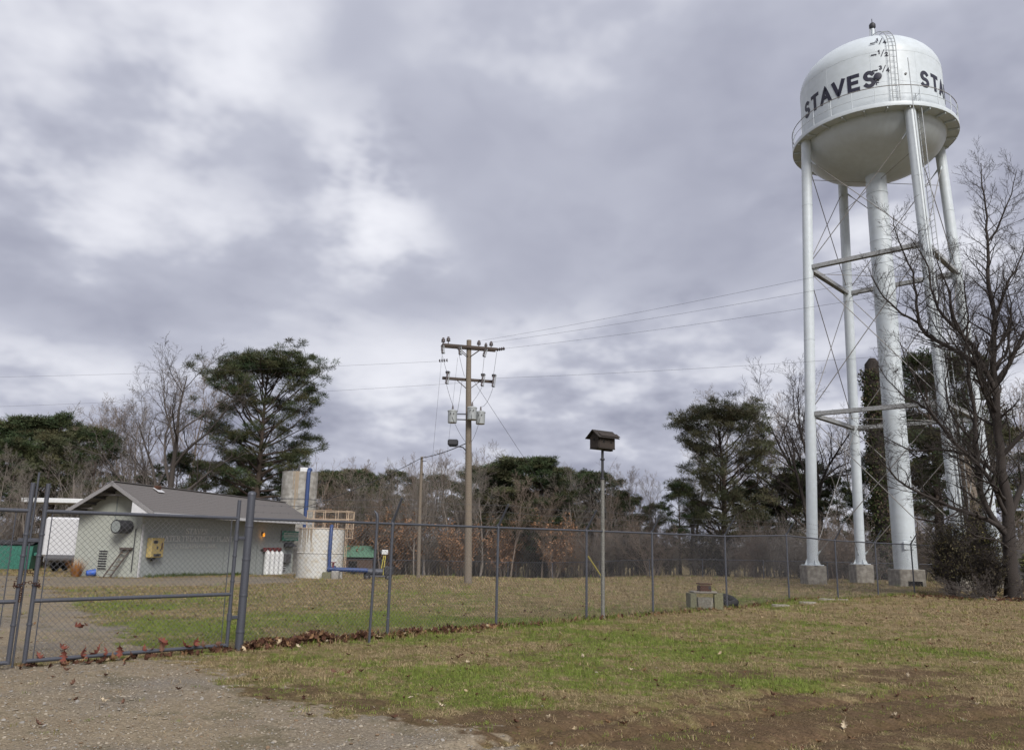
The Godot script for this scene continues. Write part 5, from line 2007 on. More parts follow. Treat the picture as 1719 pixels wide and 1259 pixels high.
func build_yard_things() -> void:
	var g: Geo
	# blocks stacked by the fence with a rusty box on top
	var p := foot_at(4.95, 20.95)
	var spec := [["cinder_block", "block_grey", V(0.02, 0.15, 0.10), V(0.40, 0.30, 0.20), 0.15, "grey concrete block at the front of the small stack"], ["cinder_block", "concrete_mossy", V(-0.28, 0.20, 0.0), V(0.16, 0.40, 0.38), 0.1, "narrow dark concrete block left of the small stack"], ["cinder_block", "concrete_mossy", V(0.42, 0.20, -0.05), V(0.22, 0.40, 0.36), -0.2, "mossy concrete block right of the small stack"]]
	for e in spec:
		g = Geo.new()
		var s: Vector3 = e[3]
		var bb := Basis(Vector3.UP, e[4])
		# shell of a hollow block with two cores seen from above
		for sg in [-1, 1]:
			g.bevel_box(bb * V(0, 0, (s.z * 0.5 - 0.02) * sg), V(s.x, s.y, 0.04), 0.008, bb)
			g.bevel_box(bb * V((s.x * 0.5 - 0.02) * sg, 0, 0), V(0.04, s.y - 0.004, s.z - 0.07), 0.004, bb)
		g.bevel_box(Vector3.ZERO, V(0.04, s.y - 0.008, s.z - 0.07), 0.004, bb)
		single(e[0], g, M[e[1]], e[5], "concrete block", "", p + e[2])
	g = Geo.new()
	g.bevel_box(V(0, 0, 0), V(0.62, 0.05, 0.34), 0.012, Basis(Vector3.UP, 0.1))
	single("stone_slab", g, M.concrete, "flat brown slab laid across the stacked concrete blocks", "slab", "", p + V(0.03, 0.424, 0.0))
	var rb := thing("rusty_box", "rusty brown metal box on top of the stacked blocks", "box", p + V(0.05, 0.45, 0.02), 0.12)
	g = Geo.new()
	g.bevel_box(V(0, 0.055, 0), V(0.30, 0.17, 0.24), 0.012)
	part(rb, "body", g, M.rust_dark)
	g = Geo.new()
	g.bevel_box(V(0, 0.18, 0), V(0.33, 0.03, 0.27), 0.008)
	part(rb, "lid", g, M.rust_dark)
	g = Geo.new()
	g.bevel_box(V(0.10, 0.09, 0.121), V(0.05, 0.07, 0.012), 0.004)
	part(rb, "clasp", g, M.dark_metal)
	# old tyre
	var tp := foot_at(5.75, 21.75)
	var ty := thing("old_tyre", "old black tyre lying in the grass by the fence", "tyre", tp + V(0, 0.15, 0), 0.4)
	g = Geo.new()
	var prof := []
	for i in 13:
		var a := TAU * i / 12.0
		prof.append(Vector2(0.235 + 0.085 * cos(a), 0.13 * sin(a)))
	g.lathe(prof, 36, V(0, 0, 0), Basis(Vector3.RIGHT, 0.35))
	part(ty, "carcass", g, M.black_rubber)
	for k in 24:
		var a := TAU * k / 24.0
		g = Geo.new()
		g.bevel_box(Basis(Vector3.RIGHT, 0.35) * (V(sin(a), 0, cos(a)) * 0.322), V(0.05, 0.16, 0.016), 0.004, Basis(Vector3.RIGHT, 0.35) * Basis(Vector3.UP, a))
		part(ty, "tread_block", g, M.black_rubber)
	# flat pale stones in the grass near the fence
	var i := 0
	for e in [[7.35, 22.25, 0.62, 0.30, "long thin pale flat stone nearest the old tyre"], [8.35, 23.0, 0.55, 0.32, "mossy pale flat stone at the foot of a fence post"], [9.45, 24.35, 0.55, 0.32, "broad pale flat stone in the grass towards the tower"], [10.1, 24.9, 0.4, 0.3, "small pale flat stone beside the broad flat one"], [16.6, 28.2, 0.55, 0.3, "pale stone lying under the large bare tree"]]:
		g = Geo.new()
		var n := 11
		var top := PackedVector3Array()
		var low := PackedVector3Array()
		for k in n:
			var a := TAU * k / n
			var r := rng.randf_range(0.8, 1.1)
			top.append(V(sin(a) * e[2] * 0.44 * r, 0.035 + rng.randf_range(0, 0.02), cos(a) * e[3] * 0.44 * r))
			low.append(V(sin(a) * e[2] * 0.5 * r, -0.06, cos(a) * e[3] * 0.5 * r))
		for k in n:
			var k2 := (k + 1) % n
			g.quad(low[k], low[k2], top[k2], top[k])
			g.tri(top[k], top[k2], V(0, 0.055, 0))
		single("flat_stone", g, M.stone_pale, e[4], "stone", "flat stones in the grass", foot_at(e[0], e[1]))
		i += 1
	# orange-brown clump of dead broom grass by the gable
	var bp := V(-17.52, 0, -33.42)
	bp.y = land(bp.x, -bp.z)
	g = Geo.new()
	g.tinted = true
	for k in 360:
		var a := rng.randf() * TAU
		var lean := rng.randf() * 0.75
		var h := rng.randf_range(0.2, 0.85)
		var o := V(sin(a), 0, cos(a)) * rng.randf() * 0.16
		var tip := o + V(sin(a) * lean * h, h, cos(a) * lean * h)
		var w := V(cos(a), 0, -sin(a)) * 0.010
		var f := rng.randf_range(0.75, 1.25)
		g.col = Color(0.33 * f, 0.15 * f, 0.05 * f)
		g.tri(o - w, o + w, tip)
	single("broom_grass", g, M.dry_leaves, "orange-brown clump of dead grass against the gable wall", "grass clump", "", bp)


# ---------------------------------------------------------------- trees

func limb(g: Geo, p: Vector3, dir: Vector3, length: float, r: float, level: int, P: Dictionary) -> void:
	var seg: int = P.seg[level]
	var pts := PackedVector3Array([p])
	var rad := PackedFloat32Array([r])
	var dirs := PackedVector3Array([dir])
	var d := dir
	var q := p
	var step := length / seg
	var w: float = P.wander[level]
	var end: float = P.taper[level]
	for i in seg:
		d = (d + V(rng.randfn() * w, rng.randfn() * w * 0.7 + P.rise[level], rng.randfn() * w)).normalized()
		q += d * step
		pts.append(q)
		dirs.append(d)
		rad.append(r * lerpf(1.0, end, float(i + 1) / seg))
	g.tube(pts, rad, P.sides[level], false)
	if level >= P.depth:
		return
	twigs_on(g, pts, rad, dirs, length, level, P)


func twigs_on(g: Geo, pts: PackedVector3Array, rad: PackedFloat32Array, dirs: PackedVector3Array, length: float, level: int, P: Dictionary) -> void:
	var n: int = P.kids[level]
	var seg := pts.size() - 1
	var spin := rng.randf() * TAU
	for k in n:
		var u: float = lerpf(P.first[level], 1.0, (k + rng.randf()) / n)
		var f := u * seg
		var i := mini(int(f), seg - 1)
		var at := pts[i].lerp(pts[i + 1], f - i)
		var ra := lerpf(rad[i], rad[i + 1], f - i)
		var dd := dirs[i + 1]
		spin += 2.4 + rng.randfn() * 0.4
		var s := dd.cross(V(0.3, 0.9, 0.2)).normalized()
		var t := dd.cross(s)
		var ang: float = P.angle[level] * rng.randf_range(0.65, 1.3)
		var nd := dd * cos(ang) + (s * cos(spin) + t * sin(spin)) * sin(ang)
		var nl: float = length * P.ratio[level] * rng.randf_range(0.55, 1.1) * (1.15 - 0.5 * u)
		limb(g, at, nd.normalized(), nl, maxf(ra * P.thin[level], P.least), level + 1, P)


func bare_habit(kind: String) -> Dictionary:
	if kind == "upright":
		return {"depth": 4, "seg": [7, 5, 4, 3, 2], "sides": [7, 5, 4, 3, 3], "wander": [0.06, 0.12, 0.14, 0.16, 0.18], "rise": [0.03, 0.10, 0.07, 0.05, 0.03], "taper": [0.12, 0.2, 0.3, 0.4, 0.4], "kids": [15, 9, 7, 4], "first": [0.28, 0.2, 0.2, 0.2], "angle": [0.62, 0.6, 0.6, 0.6], "ratio": [0.40, 0.50, 0.52, 0.55], "thin": [0.5, 0.55, 0.6, 0.65], "least": 0.0075}
	if kind == "spreading":
		return {"depth": 4, "seg": [6, 6, 4, 3, 2], "sides": [8, 6, 4, 3, 3], "wander": [0.08, 0.14, 0.16, 0.18, 0.2], "rise": [0.03, 0.09, 0.06, 0.04, 0.03], "taper": [0.10, 0.2, 0.3, 0.4, 0.4], "kids": [10, 10, 8, 5], "first": [0.25, 0.25, 0.15, 0.15], "angle": [0.75, 0.65, 0.65, 0.65], "ratio": [0.58, 0.46, 0.48, 0.5], "thin": [0.6, 0.55, 0.6, 0.6], "least": 0.0075}
	return {"depth": 3, "seg": [5, 4, 3, 2], "sides": [5, 4, 3, 3], "wander": [0.10, 0.14, 0.16, 0.2], "rise": [0.02, 0.05, 0.04, 0.0], "taper": [0.3, 0.3, 0.4, 0.4], "kids": [9, 8, 5], "first": [0.15, 0.15, 0.15], "angle": [0.55, 0.6, 0.7], "ratio": [0.5, 0.5, 0.5], "thin": [0.55, 0.6, 0.65], "least": 0.007}


func bare_tree(called: String, label: String, kind: String, H: float, r: float, m: Material, leaders := 1) -> Node3D:
	var t := thing(called, label, "tree")
	var P := bare_habit(kind)
	for k in leaders:
		var g := Geo.new()
		var lean := V(rng.randfn() * 0.05, 1, rng.randfn() * 0.05)
		if leaders > 1:
			var a := TAU * k / leaders + 0.4
			lean = V(sin(a) * 0.20, 1, cos(a) * 0.2)
		limb(g, V(0, -0.15, 0), lean.normalized(), H * (1.0 if k == 0 else 0.82), r * (1.0 if k == 0 else 0.7), 0, P)
		part(t, "trunk" if k == 0 else "second_trunk", g, m)
	return t


func bare_bush(called: String, label: String, H: float, stems: int, m: Material, leaf_color = null, leaf_count := 0) -> Node3D:
	var t := thing(called, label, "shrub")
	var g := Geo.new()
	var P := bare_habit("bush")
	for k in stems:
		var a := rng.randf() * TAU
		var s := rng.randf_range(0.05, 0.55)
		limb(g, V(sin(a) * 0.5 * s, -0.1, cos(a) * 0.5 * s), V(sin(a) * s, 1, cos(a) * s).normalized(), H * rng.randf_range(0.65, 1.0), 0.022, 0, P)
	part(t, "stems", g, m)
	if leaf_count:
		var f := Geo.new()
		f.tinted = true
		for k in leaf_count:
			var c := g.v[rng.randi() % g.v.size()]
			if c.y < H * 0.12:
				continue
			var k2 := rng.randf_range(0.65, 1.3)
			f.col = Color(leaf_color.r * k2, leaf_color.g * k2, leaf_color.b * k2)
			leaf_tri(f, c + V(rng.randfn(), rng.randfn(), rng.randfn()) * 0.05, rng.randf_range(0.05, 0.10))
		part(t, "leaves", f, M.dry_leaves)
	return t


func sapling_clump(called: String, label: String, H: float, stems: int, m: Material) -> Node3D:
	var t := thing(called, label, "tree")
	var P := {"depth": 2, "seg": [6, 3, 2], "sides": [4, 3, 3], "wander": [0.05, 0.10, 0.15], "rise": [0.02, 0.08, 0.04], "taper": [0.25, 0.35, 0.4], "kids": [16, 5], "first": [0.22, 0.2], "angle": [0.5, 0.55], "ratio": [0.24, 0.45], "thin": [0.45, 0.6], "least": 0.007}
	for k in stems:
		var g := Geo.new()
		var a := rng.randf() * TAU
		var r := sqrt(rng.randf()) * 1.3
		limb(g, V(sin(a) * r, -0.1, cos(a) * r), V(rng.randfn() * 0.07, 1, rng.randfn() * 0.07).normalized(), H * rng.randf_range(0.55, 1.0), rng.randf_range(0.02, 0.045), 0, P)
		part(t, "sapling", g, m)
	return t


func leaf_tri(g: Geo, c: Vector3, s: float) -> void:
	var a := V(rng.randfn(), rng.randfn(), rng.randfn()).normalized()
	var b := a.cross(V(rng.randfn(), rng.randfn(), rng.randfn())).normalized()
	g.tri(c - a * s, c + b * s * 0.45, c + a * s)
	g.tri(c - a * s, c + a * s, c - b * s * 0.45)


func puff(g: Geo, c: Vector3, r: float, count: int, w: float, base: Color) -> void:     # one rounded tuft-cluster of pine needles
	var k := rng.randf_range(0.70, 1.30)
	var y := rng.randf_range(-0.010, 0.016)
	g.col = Color(maxf(base.r * k + y, 0.01), base.g * k, maxf(base.b * k, 0.008))
	for i in count:
		var d := V(rng.randfn(), rng.randfn() * 0.8 + 0.25, rng.randfn()).normalized()
		var o := c + V(d.x, d.y * 0.62, d.z) * r * rng.randf_range(0.1, 0.72)
		var out := (d + V(rng.randfn(), rng.randfn() + 0.3, rng.randfn()) * 0.35).normalized()
		var s := out.cross(V(rng.randfn(), rng.randfn(), rng.randfn())).normalized() * w
		g.tri(o - s, o + s, o + out * r * rng.randf_range(0.30, 0.55))


# H height, cb where the crown begins (share of H), half-width, n limbs; puffs of needles sit at the ends of side branches
func pine_tree(called: String, label: String, H: float, cb: float, half: float, n: int, r: float, puffs: int, needles: int, base: Color, round_top := 0.5, pr := 0.5, nw := 0.03) -> Node3D:
	var t := thing(called, label, "tree")
	var g := Geo.new()
	var pts := PackedVector3Array()
	var rad := PackedFloat32Array()
	var bend := V(rng.randfn(), 0, rng.randfn()) * 0.02 * H
	for i in 9:
		var u := i / 8.0
		pts.append(V(bend.x * sin(u * 3.0), H * 0.96 * u - 0.15, bend.z * sin(u * 2.4)))
		rad.append(r * (1.0 - 0.86 * pow(u, 0.9)))
	g.tube(pts, rad, 10, false)
	var f := Geo.new()
	f.tinted = true
	var lg := Geo.new()
	var spin := rng.randf() * TAU
	var knee := round_top * 0.62
	for k in n:
		var u := (k + rng.randf()) / n
		var y := lerpf(cb, 0.97, pow(u, 0.92)) * H
		spin += 2.4 + rng.randfn() * 0.5
		var prof := sqrt(maxf(0.0, 1.0 - pow((u - knee) / (1.03 - knee), 2.0))) if u > knee else 0.72 + 0.28 * u / knee
		var L := half * prof * rng.randf_range(0.66, 1.10) + 0.3
		var i := mini(int(y / (H * 0.96) * 8.0), 7)
		var at := pts[i].lerp(pts[i + 1], clampf(y / (H * 0.96) * 8.0 - i, 0, 1))
		var up := lerpf(0.16, 1.25, pow(u, 1.5))
		var dir := V(sin(spin), up, cos(spin)).normalized()
		var lp := PackedVector3Array([at])
		var lr := PackedFloat32Array([maxf(r * 0.34 * (1.0 - 0.7 * u), 0.025)])
		var q := at
		for s in 5:
			dir = (dir + V(rng.randfn() * 0.16, rng.randfn() * 0.10 + 0.06, rng.randfn() * 0.16)).normalized()
			if q.y > H * 0.95:
				dir = V(dir.x, minf(dir.y, 0.05), dir.z).normalized() * 0.6
			q += dir * L / 5.0
			lp.append(q)
			lr.append(lr[0] * (1.0 - 0.16 * (s + 1)))
		lg.tube(lp, lr, 5, false)
		var here := maxi(2, int(round(puffs * (0.45 + 0.55 * L / half))))
		for s in here:
			var w := 0.36 + 0.64 * (s + 0.6 + 0.4 * rng.randf()) / here
			w = minf(w, 1.0)
			var j := mini(int(w * 5), 4)
			var c := lp[j].lerp(lp[j + 1], w * 5 - j)
			var side := V(cos(spin), 0, -sin(spin)) * (1.0 if s % 2 == 0 else -1.0)
			var reach := (0.10 + 0.22 * (1.0 - w)) * L + 0.15
			var e := c + side * reach * rng.randf_range(0.4, 1.3) + V(0, reach * rng.randf_range(-0.1, 0.6) + rng.randfn() * 0.075 * L, 0) + dir * reach * 0.4
			if s == here - 1:
				e = lp[5]
			lg.tube(PackedVector3Array([c, c.lerp(e, 0.5) - V(0, 0.03, 0), e]), PackedFloat32Array([0.022, 0.016, 0.01]), 3, false)
			var pp := pr * rng.randf_range(0.75, 1.2)
			puff(f, e, pp, needles, nw, base)
			puff(f, e + V(rng.randfn() * pp * 0.6, rng.randf_range(-0.1, 0.3) * pp, rng.randfn() * pp * 0.6), pp * 0.8, int(needles * 0.7), nw, base)
	for m in 4:
		puff(f, pts[8] + V(rng.randfn() * 0.35, 0.1 + rng.randf() * 0.3, rng.randfn() * 0.35), pr, needles, nw, base)
	part(t, "trunk", g, M.bark_pine)
	part(t, "limbs", lg, M.bark_pine)
	part(t, "crown", f, M.needles)
	return t


func stand(o: Node3D, x: float, d: float, h: float, H: float, turn: float, wide := 1.0) -> void:
	o.position = foot_at(x, d)
	o.rotation.y = turn
	var s := h / H
	o.scale = V(s * wide, s, s * wide)


func near_what(k: float) -> String:
	for e in [[-0.42, "beyond the gate"], [-0.24, "behind the block building"], [-0.10, "behind the settling tank"], [0.0, "behind the power pole"], [0.13, "behind the birdhouse"], [0.30, "between birdhouse and water tower"], [0.55, "behind the water tower"]]:
		if k < e[0]:
			return e[1]
	return "behind the large bare tree"


func put_trees(kinds: Array, H: float, spots: Array, labels: Array, group: String, wide := 1.0) -> void:
	for i in spots.size():
		var k := i % kinds.size()
		var src: Node3D = kinds[k]
		var o: Node3D = src
		if src.has_meta("used"):
			o = src.duplicate()
			o.name = numbered(String(src.name).rstrip("0123456789").trim_suffix("_"))
			add_child(o)
		else:
			src.set_meta("used", true)
		var where := near_what(spots[i][0] / spots[i][1])
		describe(o, "%s %s" % [labels[k], where], "tree" if H > 5 else "shrub", "%s %s" % [group, where])
		stand(o, spots[i][0], spots[i][1], spots[i][2], H, rng.randf() * TAU, wide * rng.randf_range(0.9, 1.12))


func build_wood() -> void:
	rng.seed = 77
	var green := Color(0.052, 0.067, 0.033)
	# the large pine behind the building
	var big := pine_tree("large_pine", "large spreading dark pine rising behind the building roof", 17.4, 0.33, 6.6, 68, 0.38, 10, 110, Color(0.056, 0.068, 0.034), 0.95, 0.68, 0.018)
	stand(big, -18.8, 60.0, 15.7, 17.4, 0.6)
	# the broad pine left of the tower
	var broad := pine_tree("broad_pine", "broad olive-green pine standing alone left of the tower legs", 12.0, 0.16, 4.7, 64, 0.30, 8, 90, Color(0.112, 0.115, 0.068), 0.75, 0.60, 0.018)
	stand(broad, 15.0, 58.0, 11.7, 12.0, 0.3)
	# two big bare trees
	var tall := bare_tree("tall_bare_tree", "tall leafless tree with two stems left of the large pine", "spreading", 14.0, 0.32, M.bark_tall, 2)
	stand(tall, -24.9, 58.0, 12.6, 12.5, 0.4)
	var fork := bare_tree("forked_bare_tree", "dark leafless tree with crooked boughs behind the left tower leg", "spreading", 13.0, 0.36, M.bark_dark, 2)
	stand(fork, 21.6, 57.0, 12.6, 12.5, 2.2)
	var fork2 := bare_tree("forked_bare_tree", "dark leafless tree rising between the two left tower legs", "spreading", 13.0, 0.32, M.bark_dark, 1)
	stand(fork2, 24.0, 60.0, 13.4, 13.0, 0.9)
	# ivy-clad dead trunk and pale snag behind the tower
	var iv := thing("ivy_trunk", "broad dead trunk wrapped in dark ivy behind the tower riser", "tree", foot_at(24.1, 52.0))
	var g := Geo.new()
	g.tube(PackedVector3Array([V(0, -0.2, 0), V(0.05, 6, 0), V(-0.05, 11, 0), V(0, 14.0, 0), V(0, 14.4, 0)]), PackedFloat32Array([0.62, 0.56, 0.52, 0.50, 0.2]), 14)
	part(iv, "trunk", g, M.bark_dark)
	var f := Geo.new()
	f.tinted = true
	for k in 9000:
		var y := rng.randf() * 13.6
		var a := rng.randf() * TAU
		var rr := 0.56 + absf(rng.randfn()) * (0.12 + 0.22 * maxf(0.0, big_noise.get_noise_2d(y * 2.2, a * 2.0) + 0.25))
		var kk := rng.randf_range(0.6, 1.3)
		f.col = Color(0.045 * kk, 0.058 * kk, 0.022 * kk) if rng.randf() < 0.62 else Color(0.11 * kk, 0.085 * kk, 0.06 * kk)
		leaf_tri(f, V(sin(a) * rr, y, cos(a) * rr), 0.10)
	part(iv, "ivy", f, M.leaves_green)
	var sn := thing("dead_snag", "pale dead tree trunk behind the right tower legs", "tree", foot_at(29.0, 50.0))
	g = Geo.new()
	g.tube(PackedVector3Array([V(0, -0.2, 0), V(-0.15, 3.0, 0), V(-0.35, 5.5, 0), V(-0.6, 8.0, 0)]), PackedFloat32Array([0.45, 0.42, 0.40, 0.34]), 12)
	part(sn, "trunk", g, M.snag_wood)
	g = Geo.new()
	g.tube(PackedVector3Array([V(-0.2, 4.2, 0), V(0.3, 5.0, 0.1), V(0.5, 5.9, 0.1)]), PackedFloat32Array([0.12, 0.09, 0.05]), 8)
	part(sn, "broken_bough", g, M.snag_wood)
	# woodland stock
	var pines := []
	for k in 5:
		var tone := green if k % 2 == 0 else Color(0.080, 0.088, 0.048)
		pines.append(pine_tree("pine_tree", "", 10.0, [0.42, 0.25, 0.5, 0.34, 0.18][k], [2.3, 2.7, 2.0, 2.5, 2.6][k], [19, 24, 17, 22, 28][k], 0.17, 5, 80, tone, [0.6, 0.4, 0.7, 0.5, 0.35][k], 0.56, 0.024))
	var pine_labels := ["dark green pine with a bare lower trunk", "olive pine with a full crown", "slim dark green pine with a high crown", "olive pine with a loose rounded crown", "dark green pine bushy almost to the ground"]
	var bares := []
	for k in 4:
		bares.append(bare_tree("bare_tree", "", ["upright", "upright", "spreading", "upright"][k], 10.0, [0.13, 0.10, 0.16, 0.11][k], [M.bark_grey, M.bark_brown, M.bark_grey, M.bark_brown][k]))
	var bare_labels := ["slender grey leafless tree", "slender brown leafless tree", "spreading grey leafless tree", "fine-twigged brown leafless tree"]
	put_trees(pines, 10.0, [[-41.9, 66.0, 11.4], [-42.1, 70.0, 12.5], [-36.3, 64.0, 11.9], [-38.8, 72.0, 12.3], [-30.8, 60.0, 10.2], [-35.8, 58.0, 8.9], [-32.7, 57.0, 9.1], [-45.5, 68.0, 11.0], [-40.0, 60.0, 9.5], [-25.7, 62.0, 8.8], [-21.5, 66.0, 9.2], [-26.4, 70.0, 9.1], [-19.0, 68.0, 8.3], [-28.3, 62.0, 6.9], [-16.5, 72.0, 8.7], [-16.7, 80.0, 9.0], [-14.0, 74.0, 9.1], [-12.5, 78.0, 8.9], [-9.8, 70.0, 8.6], [-9.2, 80.0, 8.8], [-6.8, 76.0, 8.8], [-3.3, 78.0, 9.9], [-0.9, 66.0, 9.0], [0.5, 64.0, 9.1], [2.2, 62.0, 9.0], [3.6, 66.0, 8.0], [4.7, 70.0, 9.2], [6.3, 66.0, 8.4], [8.1, 70.0, 8.7], [9.0, 66.0, 6.8], [11.2, 74.0, 7.1], [12.3, 68.0, 5.9], [-3.9, 70.0, 7.7], [-11.5, 66.0, 6.8], [-19.4, 78.0, 8.7], [11.8, 56.0, 6.2], [20.3, 60.0, 7.2], [22.9, 62.0, 8.8], [18.0, 60.0, 6.9], [28.9, 55.0, 15.5], [28.6, 58.0, 12.0], [34.1, 60.0, 16.7], [23.5, 58.0, 7.1], [28.6, 54.0, 10.1], [27.5, 60.0, 9.2], [38.0, 62.0, 12.0]], pine_labels, "pines of the wood")
	put_trees(bares, 11.3, [[-31.6, 50.0, 7.0], [-32.0, 62.0, 12.5], [-41.6, 75.0, 13.6], [-33.9, 70.0, 13.5], [-28.3, 48.0, 5.7], [-30.7, 66.0, 10.5], [-29.7, 55.0, 7.4], [-28.6, 72.0, 17.5], [-33.9, 75.0, 15.0], [-14.0, 64.0, 6.8], [-12.2, 62.0, 7.3], [-12.4, 72.0, 9.7], [-9.3, 64.0, 8.3], [-8.4, 68.0, 9.5], [-6.1, 60.0, 7.6], [-5.6, 70.0, 10.1], [-3.8, 62.0, 8.6], [-2.5, 72.0, 10.7], [-1.3, 80.0, 11.4], [10.5, 66.0, 8.7], [13.4, 74.0, 8.9], [0.2, 58.0, 7.1], [4.6, 60.0, 7.3], [7.1, 58.0, 5.9], [-6.7, 58.5, 6.5], [-9.2, 59.0, 5.8], [18.7, 70.0, 15.2], [21.4, 72.0, 16.0], [16.4, 72.0, 13.6], [22.0, 66.0, 12.8], [33.4, 58.0, 11.7], [38.6, 62.0, 12.9], [29.0, 66.0, 12.9], [40.8, 60.0, 14.9], [13.6, 60.0, 7.5], [20.2, 64.0, 8.1], [-11.0, 60.5, 6.4], [-13.4, 61.5, 6.6], [-2.0, 59.0, 6.8], [2.4, 58.5, 6.2]], bare_labels, "leafless trees of the wood")
	# deeper rows that close the view
	var far_p := []
	var far_b := []
	for k in 46:
		var x := -62.0 + k * 2.75 + rng.randf_range(-1, 1)
		var d := rng.randf_range(84, 104)
		var hh := rng.randf_range(6.0, 9.0) * (0.8 if x > 8 and x < 28 else 1.0)
		if k % 2 == 0:
			far_p.append([x, d, hh])
		else:
			far_b.append([x, d, hh])
	put_trees(pines, 10.0, far_p, pine_labels, "pines of the wood", 1.2)
	put_trees(bares, 10.0, far_b, bare_labels, "leafless trees of the wood", 1.2)
	# bushier pines standing forward
	put_trees([pines[4], pines[1]], 10.0, [[-0.9, 65.0, 8.8], [0.6, 63.0, 9.0], [2.3, 61.5, 9.0], [3.4, 63.0, 7.4], [6.4, 64.0, 8.0], [-16.0, 70.0, 8.4], [-13.6, 72.0, 8.8], [-43.0, 64.0, 11.4], [-38.0, 62.0, 11.4], [-34.5, 61.0, 10.0], [-40.5, 57.0, 8.8], [21.0, 59.0, 7.4], [18.6, 62.0, 6.6]], [pine_labels[4], pine_labels[1]], "pines of the wood", 1.45)
	# thickets of thin saplings
	var sap := []
	for k in 3:
		sap.append(sapling_clump("sapling_clump", "", 7.0, 16, [M.bark_grey, M.bark_brown, M.bark_grey][k]))
	var sap_spots := []
	for k in 84:
		var x := -52.0 + k * 1.15 + rng.randf_range(-0.6, 0.6)
		if x > -24 and x < -17:
			continue
		var d := 61.0 + rng.randf_range(0, 7)
		var hh := rng.randf_range(5.6, 9.0)
		if x < -24:
			d = rng.randf_range(52, 60)
			hh = rng.randf_range(4.5, 7.5)
		if x > 8:
			d = lerpf(61.0, 52.0, clampf((x - 8.0) / 10.0, 0, 1)) + rng.randf_range(0, 6)
			hh = rng.randf_range(3.4, 5.6)
		sap_spots.append([x, d, hh])
	put_trees(sap, 7.0, sap_spots, ["grey clump of thin leafless saplings", "brown clump of thin leafless saplings", "loose grey clump of bare saplings"], "sapling clumps", 1.25)
	# underwood along the edge
	var bushes := [bare_bush("bare_shrub", "", 3.6, 9, M.bark_brown), bare_bush("bare_shrub", "", 3.6, 8, M.bark_grey), bare_bush("brown_leaved_shrub", "", 3.6, 8, M.bark_brown, Color(0.27, 0.155, 0.09), 1900), bare_bush("thicket_shrub", "", 3.6, 9, M.bark_dark, Color(0.075, 0.065, 0.045), 900)]
	var bush_labels := ["brown leafless shrub of the underwood", "grey leafless shrub of the underwood", "shrub still holding rust-brown leaves", "low dark tangled shrub"]
	var spots := [[], [], [], []]
	for k in 150:
		var x := -50.0 + k * 0.66 + rng.randf_range(-0.5, 0.5)
		if x > -24 and x < -17.5:
			continue
		var edge := 61.5 if x < -17 else (60.0 if x < 2 else lerpf(59.0, 49.0, clampf((x - 2.0) / 16.0, 0, 1)))
		if x < -24:
			edge = 50.0 + rng.randf_range(0, 6)
		var d := edge + rng.randf_range(0.0, 5.0)
		var which := 0
		var v := rng.randf()
		if x > -17 and x < 6:
			which = 2 if v < 0.44 else (0 if v < 0.66 else (3 if v < 0.76 else 1))
		else:
			which = 1 if v < 0.45 else (3 if v < 0.65 else 0)
		var hh := rng.randf_range(2.2, 4.2)
		if which == 2:
			d -= 1.4
			hh += 0.5
		if which == 3:
			hh = rng.randf_range(1.6, 2.6)
			d -= 0.6
		if x > 11 and x < 28:
			hh *= 0.75
		spots[which].append([x, d, hh])
	for k in 34:
		var x := rng.randf_range(9.0, 46.0)
		var d := lerpf(58.0, 51.0, clampf((x - 6.0) / 12.0, 0, 1)) + rng.randf_range(0, 7)
		spots[[1, 3, 0][k % 3]].append([x, d, rng.randf_range(2.2, 3.4)])
	for k in 4:
		put_trees([bushes[k]], 3.6, spots[k], [bush_labels[k]], ["brown shrubs", "grey shrubs", "rust-leaved shrubs", "dark shrubs"][k], 1.15)
	for s in [pines, bares, bushes, sap]:
		for o in s:
			if o.has_meta("used"):
				o.remove_meta("used")


